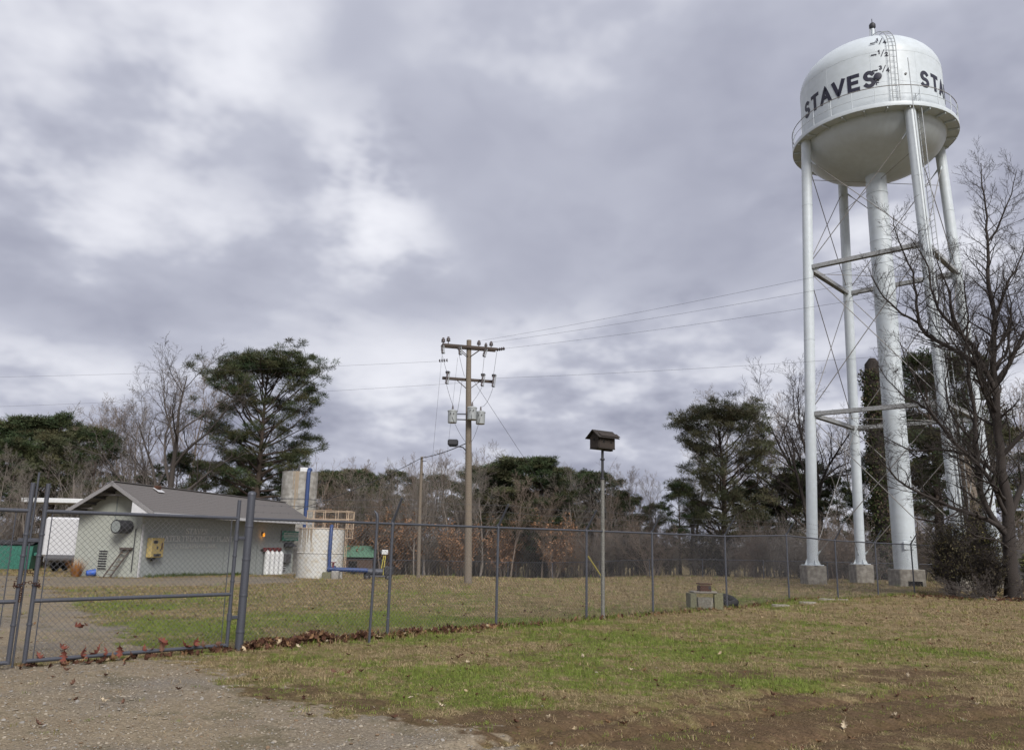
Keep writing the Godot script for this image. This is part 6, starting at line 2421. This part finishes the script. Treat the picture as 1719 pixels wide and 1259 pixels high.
# the large leafless tree standing right of the tower
func build_front_tree() -> void:
	rng.seed = 5
	var t := thing("large_bare_tree", "large dark leafless tree in front of the tower's right legs", "tree", V(0, 0, 0))
	var base := foot_at(18.1, 29.45)
	t.position = base
	var P := bare_habit("spreading")
	P.kids = [0, 9, 6, 4]
	P.least = 0.0048
	P.rise = [0.0, 0.05, 0.05, 0.04, 0.02]
	P.ratio = [0.5, 0.36, 0.48, 0.52]
	P.wander = [0.08, 0.13, 0.17, 0.2, 0.2]
	var lines_ := {
		"trunk": [[V(18.09, -0.40, -29.45), V(18.12, 1.28, -29.45), V(18.23, 2.55, -29.45), V(18.17, 4.27, -29.45), V(18.17, 5.97, -29.45), V(18.22, 7.50, -29.45), V(18.34, 9.31, -29.45), V(18.53, 10.35, -29.45), V(18.37, 11.90, -29.45), V(18.56, 13.34, -29.45), V(18.58, 14.69, -29.45), V(18.64, 16.72, -29.45)], 0.29, 0.016],
		"a": [[V(18.21, 7.39, -29.45), V(17.55, 8.95, -29.28), V(16.79, 9.82, -29.12), V(16.52, 10.82, -28.95), V(16.41, 11.35, -28.78), V(16.18, 11.76, -28.62), V(15.84, 12.40, -28.45)], 0.11, 0.016],
		"b": [[V(17.10, 9.63, -29.25), V(16.71, 10.19, -29.51), V(16.51, 10.83, -29.77), V(16.37, 11.84, -29.93), V(16.40, 12.82, -30.09), V(15.94, 13.82, -30.25)], 0.07, 0.014],
		"c": [[V(18.17, 6.15, -29.45), V(17.86, 7.87, -29.62), V(17.57, 8.76, -29.79), V(16.29, 9.61, -29.96), V(15.92, 10.24, -30.14), V(15.94, 12.26, -30.31), V(15.55, 13.83, -30.48), V(15.50, 15.00, -30.65)], 0.12, 0.014],
		"d": [[V(15.95, 10.2, -30.1), V(14.58, 10.96, -29.75), V(13.99, 11.62, -29.45), V(13.55, 12.09, -29.05)], 0.05, 0.012],
		"e": [[V(18.12, 2.12, -29.45), V(17.29, 3.20, -29.25), V(17.04, 5.08, -29.05), V(16.98, 7.03, -28.85), V(16.75, 8.55, -28.65), V(16.87, 9.87, -28.45), V(16.71, 11.41, -28.25)], 0.12, 0.016],
		"f": [[V(18.08, 2.33, -29.45), V(17.24, 2.67, -29.25), V(15.65, 3.22, -29.05), V(14.23, 3.82, -28.85), V(13.34, 4.64, -28.65), V(12.92, 5.46, -28.45)], 0.10, 0.012],
		"g": [[V(18.19, 4.05, -29.45), V(17.58, 4.82, -29.65), V(16.65, 5.61, -29.85), V(15.95, 6.76, -30.05), V(14.97, 7.47, -30.25), V(14.44, 8.44, -30.45)], 0.09, 0.012],
		"h": [[V(18.24, 7.73, -29.45), V(18.86, 8.74, -29.25), V(19.33, 9.74, -29.05), V(19.75, 10.97, -28.85), V(19.95, 12.33, -28.65)], 0.10, 0.014],
		"i": [[V(18.53, 10.35, -29.45), V(19.19, 11.69, -29.65), V(19.94, 12.76, -29.85), V(20.45, 14.10, -30.05)], 0.07, 0.012],
		"j": [[V(18.55, 13.44, -29.45), V(18.96, 14.11, -29.25), V(19.37, 15.15, -29.05), V(19.61, 16.19, -28.85)], 0.045, 0.01],
		"k": [[V(18.23, 2.76, -29.45), V(19.18, 4.31, -29.65), V(20.47, 5.69, -29.85), V(21.28, 7.57, -30.05), V(21.95, 9.99, -30.25)], 0.12, 0.016],
		"l": [[V(18.33, 9.00, -29.45), V(18.64, 9.63, -29.12), V(18.75, 10.46, -28.78), V(18.43, 11.52, -28.45)], 0.06, 0.012],
		"m": [[V(17.02, 5.46, -29.05), V(16.38, 6.41, -29.22), V(16.15, 7.71, -28.98), V(16.32, 8.57, -28.75)], 0.06, 0.012],
		"n": [[V(18.17, 5.0, -29.45), V(18.9, 6.0, -28.9), V(19.6, 7.2, -28.6), V(19.8, 8.6, -28.5)], 0.09, 0.012],
		"p": [[V(18.1, 2.9, -29.4), V(17.3, 4.2, -28.9), V(16.4, 5.0, -28.6), V(15.3, 6.2, -28.4), V(14.6, 7.6, -28.3), V(14.2, 9.0, -28.3)], 0.085, 0.012],
		"q": [[V(17.1, 4.9, -29.05), V(16.2, 5.2, -29.6), V(15.0, 5.3, -30.0), V(13.9, 6.0, -30.2)], 0.055, 0.010],
		"r": [[V(18.2, 6.6, -29.45), V(17.4, 7.4, -28.9), V(16.9, 8.6, -28.4), V(16.2, 9.9, -28.1), V(15.9, 11.2, -28.0)], 0.075, 0.012],
		"s": [[V(18.15, 1.6, -29.45), V(17.3, 2.0, -28.9), V(16.4, 2.1, -28.5), V(15.6, 2.6, -28.3)], 0.05, 0.010],
		"u": [[V(18.3, 8.4, -29.45), V(19.1, 9.2, -29.9), V(19.6, 10.6, -30.2), V(19.5, 12.0, -30.4)], 0.07, 0.012],
		"o": [[V(18.2, 3.4, -29.45), V(17.2, 3.9, -28.6), V(16.2, 4.3, -28.2), V(15.2, 4.9, -28.0)], 0.06, 0.010],
	}
	for key in lines_:
		var src: Array = lines_[key][0]
		var c := Curve3D.new()
		for i in src.size():
			var tang: Vector3 = (src[mini(i + 1, src.size() - 1)] - src[maxi(i - 1, 0)]) / 6.0
			c.add_point(src[i] - base, -tang, tang)
		var L := c.get_baked_length()
		var seg := maxi(6, int(L / 0.45))
		var pts := PackedVector3Array()
		var rad := PackedFloat32Array()
		var dirs := PackedVector3Array()
		for i in seg + 1:
			var u := float(i) / seg
			var w := V(rng.randfn(), rng.randfn(), rng.randfn()) * 0.025 if i > 0 else Vector3.ZERO
			pts.append(c.sample_baked(L * u) + w)
			var taper := pow(u, 0.62 if key == "trunk" else 0.9)
			rad.append(lerpf(lines_[key][1], lines_[key][2], taper) * (1.0 + (0.35 * exp(-u * 30.0) if key == "trunk" else 0.0)))
		for i in seg + 1:
			dirs.append((pts[mini(i + 1, seg)] - pts[maxi(i - 1, 0)]).normalized())
		var g := Geo.new()
		g.tube(pts, rad, 12 if key == "trunk" else 8, true)
		var limb_node := part(t, "trunk" if key == "trunk" else "limb", g, M.bark_dark)
		var tw := Geo.new()
		P.kids = [int(L * 5.2) if key != "trunk" else 56, 8, 6, 4]
		P.first = [0.12 if key != "trunk" else 0.36, 0.2, 0.15, 0.15]
		P.angle = [0.85, 0.6, 0.6, 0.6]
		P.thin = [0.42, 0.5, 0.6, 0.65]
		P.ratio = [minf(1.75 / L, 0.5) * (1.1 if key == "trunk" else 1.0), 0.5, 0.52, 0.55]
		P.depth = 3
		twigs_on(tw, pts, rad, dirs, L, 0, P)
		part(limb_node, "twigs", tw, M.bark_dark)


func leafy_shrub(called: String, label: String, at: Vector3, size: Vector3, leaves: int, c0: Color, c1: Color, stems := 9) -> void:
	var t := thing(called, label, "shrub", at)
	var g := Geo.new()
	var P := bare_habit("bush")
	for k in stems:
		var a := rng.randf() * TAU
		var s := rng.randf_range(0.05, 0.6)
		limb(g, V(sin(a) * size.x * 0.2 * s, -0.08, cos(a) * size.z * 0.2 * s), V(sin(a) * s * size.x * 0.5 / size.y, 1, cos(a) * s * size.z * 0.5 / size.y).normalized(), size.y * rng.randf_range(0.6, 0.95), 0.020, 0, P)
	part(t, "stems", g, M.bark_dark)
	var f := Geo.new()
	f.tinted = true
	for k in leaves:
		var p := g.v[rng.randi() % g.v.size()]
		if p.y < size.y * 0.15 and rng.randf() < 0.7:
			continue
		var kk := rng.randf_range(0.6, 1.35)
		var c := c0.lerp(c1, rng.randf())
		f.col = Color(c.r * kk, c.g * kk, c.b * kk)
		leaf_tri(f, p + V(rng.randfn() * 0.09, rng.randfn() * 0.08, rng.randfn() * 0.09), rng.randf_range(0.035, 0.065))
	part(t, "leaves", f, M.leaves_green)


func build_shrubs_by_tree() -> void:
	rng.seed = 31
	leafy_shrub("evergreen_shrub", "dark green evergreen shrub beside the last fence post", foot_at(16.3, 30.2), V(2.0, 2.4, 1.6), 2400, Color(0.075, 0.072, 0.04), Color(0.15, 0.125, 0.07), 20)
	leafy_shrub("evergreen_shrub", "tall yellow-green shrub close behind the large bare tree", foot_at(17.7, 30.8), V(2.1, 3.3, 1.7), 2600, Color(0.09, 0.095, 0.035), Color(0.20, 0.175, 0.07), 16)
	leafy_shrub("evergreen_shrub", "low dark thicket at the foot of the large bare tree", foot_at(17.1, 29.2), V(1.9, 1.6, 1.3), 1500, Color(0.06, 0.05, 0.034), Color(0.10, 0.085, 0.055), 20)
	leafy_shrub("evergreen_shrub", "olive shrub right of the large bare tree's trunk", foot_at(19.6, 30.4), V(2.0, 1.9, 1.5), 3600, Color(0.06, 0.07, 0.03), Color(0.11, 0.11, 0.045))
	var g := Geo.new()
	var P := bare_habit("bush")
	for k in 10:                                      # dead brush on the ground
		var a := rng.randf() * TAU
		limb(g, V(rng.randfn() * 0.6, 0.02, rng.randfn() * 0.3), V(sin(a), rng.randf_range(0.1, 0.5), cos(a)).normalized(), rng.randf_range(0.8, 1.6), 0.018, 0, P)
	single("brush_pile", g, M.bark_tall, "pile of dead grey branches under the large bare tree", "brush", "", foot_at(16.8, 28.6))


# ---------------------------------------------------------------- grass, gravel, leaves

func scatter(called: String, label: String, category: String, mesh: Mesh, m: Material, xf: PackedFloat32Array) -> void:
	var mm := MultiMesh.new()
	mm.transform_format = MultiMesh.TRANSFORM_3D
	mm.use_colors = true
	mm.mesh = mesh
	mm.instance_count = xf.size() / 16
	mm.buffer = xf
	var o := MultiMeshInstance3D.new()
	o.name = numbered(called)
	o.multimesh = mm
	o.material_override = m
	add_child(o)
	describe(o, label, category)
	o.set_meta("kind", "stuff")


func push(xf: PackedFloat32Array, at: Vector3, b: Basis, c: Color) -> void:
	xf.append_array([b.x.x, b.y.x, b.z.x, at.x, b.x.y, b.y.y, b.z.y, at.y, b.x.z, b.y.z, b.z.z, at.z, c.r, c.g, c.b, 1.0])


func tuft_mesh(blades: int, spread_: float, h: float, w: float, lean: float) -> ArrayMesh:
	var g := Geo.new()
	for k in blades:
		var a := rng.randf() * TAU
		var o := V(rng.randfn() * spread_, -0.004, rng.randfn() * spread_)
		var hh := h * rng.randf_range(0.5, 1.15)
		var l := lean * rng.randf_range(0.2, 1.3)
		var dir := V(sin(a), 0, cos(a))
		var s := V(cos(a), 0, -sin(a)) * w
		var midp := o + dir * l * hh * 0.35 + V(0, hh * 0.62, 0)
		var tip := o + dir * l * hh + V(0, hh, 0)
		g.quad(o - s, o + s, midp + s * 0.7, midp - s * 0.7)
		g.tri(midp - s * 0.7, midp + s * 0.7, tip)
	return g.mesh()


func build_grass() -> void:
	rng.seed = 404
	var bands := [[5.4, 9.0, 420.0, 0.8], [9.0, 13.0, 260.0, 0.95], [13.0, 19.0, 120.0, 1.25], [19.0, 28.0, 52.0, 1.7], [28.0, 42.0, 17.0, 2.4], [42.0, 57.0, 5.0, 3.4]]
	var green := PackedFloat32Array()
	var straw := PackedFloat32Array()
	for e in bands:
		var wide: float = 0.70 * e[1] + 1.0
		var n := int((e[1] - e[0]) * wide * 2.0 * e[2])
		for i in n:
			var d := rng.randf_range(e[0], e[1])
			var x := rng.randf_range(-wide, wide)
			if absf(x) > 0.70 * d + 1.0:
				continue
			var k := cover(x, d)
			var pick := rng.randf()
			if k.x > 0.5 and pick > 0.02:
				continue
			if pick < k.y * 0.88:
				continue
			var f := rng.randf_range(0.7, 1.3)
			var is_green := rng.randf() < k.z * 0.85 + 0.10
			var c: Color
			if is_green:
				c = Color(0.155 * f, 0.20 * f, 0.042 * f) if rng.randf() < 0.55 + 0.4 * k.z else Color(0.20 * f, 0.185 * f, 0.055 * f)
			else:
				c = Color(0.325 * f, 0.25 * f, 0.145 * f) if rng.randf() < 0.62 else Color(0.215 * f, 0.152 * f, 0.085 * f)
			var tall := 0.75 + 1.1 * maxf(0.0, mid_noise.get_noise_2d(x * 1.6 + 3, d * 1.6)) + (1.1 if rng.randf() < 0.06 else 0.0)
			var s: float = e[3] * rng.randf_range(0.7, 1.25) * (0.85 if is_green else 1.0)
			var b := Basis(Vector3.UP, rng.randf() * TAU).scaled(V(s, s * tall * (0.75 if not is_green else 0.95), s))
			var at := V(x, ground_height(x, d), -d)
			push(green if is_green else straw, at, b, c)
	scatter("green_grass", "short green winter grass growing across the yard", "grass", tuft_mesh(10, 0.034, 0.052, 0.0028, 0.9), M.blades, green)
	scatter("straw_grass", "short dry straw-coloured grass lying across the yard", "grass", tuft_mesh(9, 0.040, 0.036, 0.0026, 1.8), M.blades, straw)
	# taller weeds along the fence foot and against the building
	var weeds := PackedFloat32Array()
	for i in 900:
		var u := rng.randf()
		var x := lerpf(-3.6, 16.0, u)
		var d := 15.65 + x + rng.randfn() * 0.16
		var f := rng.randf_range(0.7, 1.3)
		var c := Color(0.13 * f, 0.17 * f, 0.035 * f) if rng.randf() < 0.5 else Color(0.24 * f, 0.18 * f, 0.10 * f)
		var s := rng.randf_range(1.2, 2.6)
		push(weeds, V(x, ground_height(x, d), -d), Basis(Vector3.UP, rng.randf() * TAU).scaled(V(s, s, s)), c)
	for i in 260:
		var s0 := rng.randf_range(0.3, 10.0)
		var p := V(-16.185, 0, -33.89) + V(0.128, 0, -0.992) * s0 + V(0.992, 0, 0.128) * (1.05 + absf(rng.randfn()) * 0.12)
		var f := rng.randf_range(0.6, 1.1)
		var s := rng.randf_range(1.5, 4.0)
		push(weeds, V(p.x, land(p.x, -p.z), p.z), Basis(Vector3.UP, rng.randf() * TAU).scaled(V(s, s, s)), Color(0.075 * f, 0.105 * f, 0.03 * f))
	scatter("weeds", "taller weeds along the foot of the fence and wall", "weeds", tuft_mesh(11, 0.03, 0.055, 0.003, 0.8), M.blades, weeds)


func build_gravel() -> void:
	rng.seed = 505
	var g := Geo.new()
	g.lathe([Vector2(0.001, -0.5), Vector2(0.75, -0.38), Vector2(1.0, 0.0), Vector2(0.7, 0.42), Vector2(0.001, 0.55)], 6)
	var xf := PackedFloat32Array()
	for i in 30000:
		var d := rng.randf_range(5.4, 12.5) if i < 24000 else rng.randf_range(12.5, 24.0)
		var x := rng.randf_range(-0.70 * d - 1.0, 2.5)
		var k := cover(x, d)
		if k.x < 0.5 and rng.randf() > 0.02:
			continue
		var r := rng.randf_range(0.004, 0.011) if rng.randf() < 0.93 else rng.randf_range(0.011, 0.022)
		var f := rng.randf_range(0.82, 1.12)
		var tone := rng.randf()
		var c := Color(0.30 * f, 0.26 * f, 0.205 * f) if tone < 0.6 else (Color(0.27 * f, 0.25 * f, 0.225 * f) if tone < 0.85 else Color(0.20 * f, 0.14 * f, 0.09 * f))
		var b := Basis.from_euler(V(rng.randfn() * 0.3, rng.randf() * TAU, rng.randfn() * 0.3)) * Basis.from_scale(V(r, r * 0.7, r * rng.randf_range(0.7, 1.3)))
		push(xf, V(x, ground_height(x, d) + r * 0.15, -d), b, c)
	scatter("gravel", "loose gravel strewn over the dirt driveway", "gravel", g.mesh(), M.pebbles, xf)


func oak_leaf(curl: float) -> Geo:                    # lobed, curled oak leaf about 12 cm long, lying along +z
	var g := Geo.new()
	var lobes := [[0.0, 0.006], [0.12, 0.010], [0.22, 0.034], [0.34, 0.016], [0.48, 0.046], [0.60, 0.018], [0.74, 0.036], [0.86, 0.014], [1.0, 0.002]]
	var mid := []
	var lf := []
	var rt := []
	for e in lobes:
		var z: float = (e[0] - 0.5) * 0.125
		var bow: float = curl * (e[0] - 0.5) * (e[0] - 0.5) * 0.16
		mid.append(V(0, 0.004 + bow, z))
		lf.append(V(-e[1], 0.004 + bow + curl * e[1] * 0.55, z + 0.006))
		rt.append(V(e[1], 0.004 + bow + curl * e[1] * 0.75, z + 0.006))
	for i in lobes.size() - 1:
		g.quad(mid[i], mid[i + 1], lf[i + 1], lf[i])
		g.quad(mid[i], rt[i], rt[i + 1], mid[i + 1])
	g.bar(mid[0], mid[0] - V(0, 0.0, 0.03), 0.0015, 4)
	return g


func leaf_tone(pale: bool) -> Color:
	var f := rng.randf_range(0.65, 1.3)
	if pale:
		return Color(0.40 * f, 0.31 * f, 0.20 * f)
	return Color(0.085 * f, 0.042 * f, 0.028 * f) if rng.randf() < 0.75 else Color(0.22 * f, 0.13 * f, 0.07 * f)


func build_leaves() -> void:
	rng.seed = 606
	var lm := oak_leaf(1.0).mesh()
	var xf := PackedFloat32Array()
	# drift caught against the fence foot
	for i in 1150:
		var u := pow(rng.randf(), 1.7)
		var x: float = lerpf(-3.7, 0.0, u) if i < 900 else (rng.randf_range(0.2, 9.5) if i < 1090 else rng.randf_range(-5.7, -3.8))
		var heap := 0.0
		if i < 900:
			heap = (0.16 if x < -1.9 else 0.10) * (0.55 + 0.45 * sin(x * 7.0) * sin(x * 3.1 + 1.0))
		elif i >= 1090:
			heap = 0.03
		else:
			heap = 0.03
		var d := 15.65 + x + rng.randfn() * (0.08 if i < 900 else 0.12) - 0.03
		var y := ground_height(x, d) + rng.randf() * maxf(heap, 0.012)
		var b := Basis.from_euler(V(rng.randfn() * 0.9, rng.randf() * TAU, rng.randfn() * 0.9)).scaled(Vector3.ONE * rng.randf_range(0.7, 1.2))
		push(xf, V(x, y, -d), b, leaf_tone(rng.randf() < 0.06))
	# thin scatter over lawn and field
	for i in 620:
		var d := 5.5 + pow(rng.randf(), 0.8) * 24.0
		var x := rng.randf_range(-0.68 * d, 0.68 * d)
		if cover(x, d).x > 0.5 and rng.randf() < 0.6:
			continue
		var b := Basis.from_euler(V(rng.randfn() * 0.35, rng.randf() * TAU, rng.randfn() * 0.35)).scaled(Vector3.ONE * rng.randf_range(0.35, 0.75))
		push(xf, V(x, ground_height(x, d) + 0.012, -d), b, leaf_tone(rng.randf() < 0.12))
	for i in 260:                                     # under the big tree
		var x := 17.0 + rng.randfn() * 1.8
		var d := 28.6 + rng.randfn() * 0.7
		var b := Basis.from_euler(V(rng.randfn() * 0.5, rng.randf() * TAU, rng.randfn() * 0.5)).scaled(Vector3.ONE * rng.randf_range(0.7, 1.3))
		push(xf, V(x, ground_height(x, d) + 0.012, -d), b, leaf_tone(false))
	scatter("leaf_litter", "drift of dry brown oak leaves along the foot of the fence", "leaves", lm, M.dry_leaves, xf)
	# single leaves one can point to
	var brown := mat("leaf_brown", lin(0.13, 0.065, 0.042), 0.9)
	var red := mat("leaf_red", lin(0.16, 0.048, 0.032), 0.9)
	var pale := mat("leaf_pale", lin(0.46, 0.38, 0.27), 0.9)
	for m in [brown, red, pale]:
		m.cull_mode = BaseMaterial3D.CULL_DISABLED
	var lawn := [[-0.61, 11.55, 0], [-0.50, 10.9, 2], [-0.64, 11.3, 0], [-2.98, 12.0, 2], [-2.71, 12.6, 2], [3.10, 7.75, 2], [2.86, 9.05, 0], [1.60, 10.6, 2], [3.78, 8.2, 2], [4.84, 8.7, 2], [4.50, 8.3, 2], [5.02, 10.5, 2], [2.76, 11.75, 0], [1.08, 11.65, 2], [-2.02, 9.9, 0], [-2.02, 12.3, 0], [-0.85, 13.3, 0], [-0.48, 14.2, 0], [0.39, 7.7, 2], [-0.94, 8.45, 2], [-0.61, 8.05, 2], [6.60, 11.75, 2], [1.91, 7.25, 2]]
	var drive := [[-3.55, 7.9, 0], [-3.83, 7.0, 0], [-3.77, 7.95, 2], [-4.51, 8.8, 0], [-5.03, 9.65, 0]]
	for set_ in [[lawn, "lawn"], [drive, "gravel drive"]]:
		for e in set_[0]:
			var g := oak_leaf(rng.randf_range(0.4, 1.6))
			var y := ground_height(e[0], e[1]) + 0.03
			var tone: String = ["brown", "red", "pale"][e[2]]
			var o := single("oak_leaf", g, [brown, red, pale][e[2]], "%s dry oak leaf lying curled on the %s" % [tone, set_[1]], "leaf", "%s leaves on the %s" % [tone, set_[1]], V(e[0], y, -e[1]))
			o.rotation = V(rng.randfn() * 0.4, rng.randf() * TAU, rng.randfn() * 0.4)
			o.scale = Vector3.ONE * rng.randf_range(0.6, 0.85)
	# leaves caught in the gate's wire, most along its bottom rail
	var ga := V(-3.92, 0, -11.73)
	var gb := V(-5.70, 0, -9.95)
	for e in [[0.80, 0.44], [0.94, 0.10], [0.84, 0.18], [0.83, 0.11], [0.76, 0.10], [0.68, 0.11], [0.63, 0.10], [0.57, 0.12], [0.46, 0.10], [0.41, 0.10], [0.37, 0.20], [0.36, 0.12], [0.24, 0.10], [0.19, 0.11], [0.15, 0.10], [0.07, 0.11]]:
		var p := ga.lerp(gb, e[0])
		p.y = land(p.x, -p.z) + e[1]
		var g := oak_leaf(rng.randf_range(0.6, 1.6))
		var o := single("caught_leaf", g, red if rng.randf() < 0.55 else brown, "red-brown oak leaf caught in the wire of the gate leaf", "leaf", "leaves caught in the gate wire", p + V(0.015, 0, 0.015))
		o.rotation = V(rng.randf_range(0.1, 1.7), rng.randf() * TAU, rng.randfn() * 0.9)
		o.scale = Vector3.ONE * rng.randf_range(1.0, 1.4)
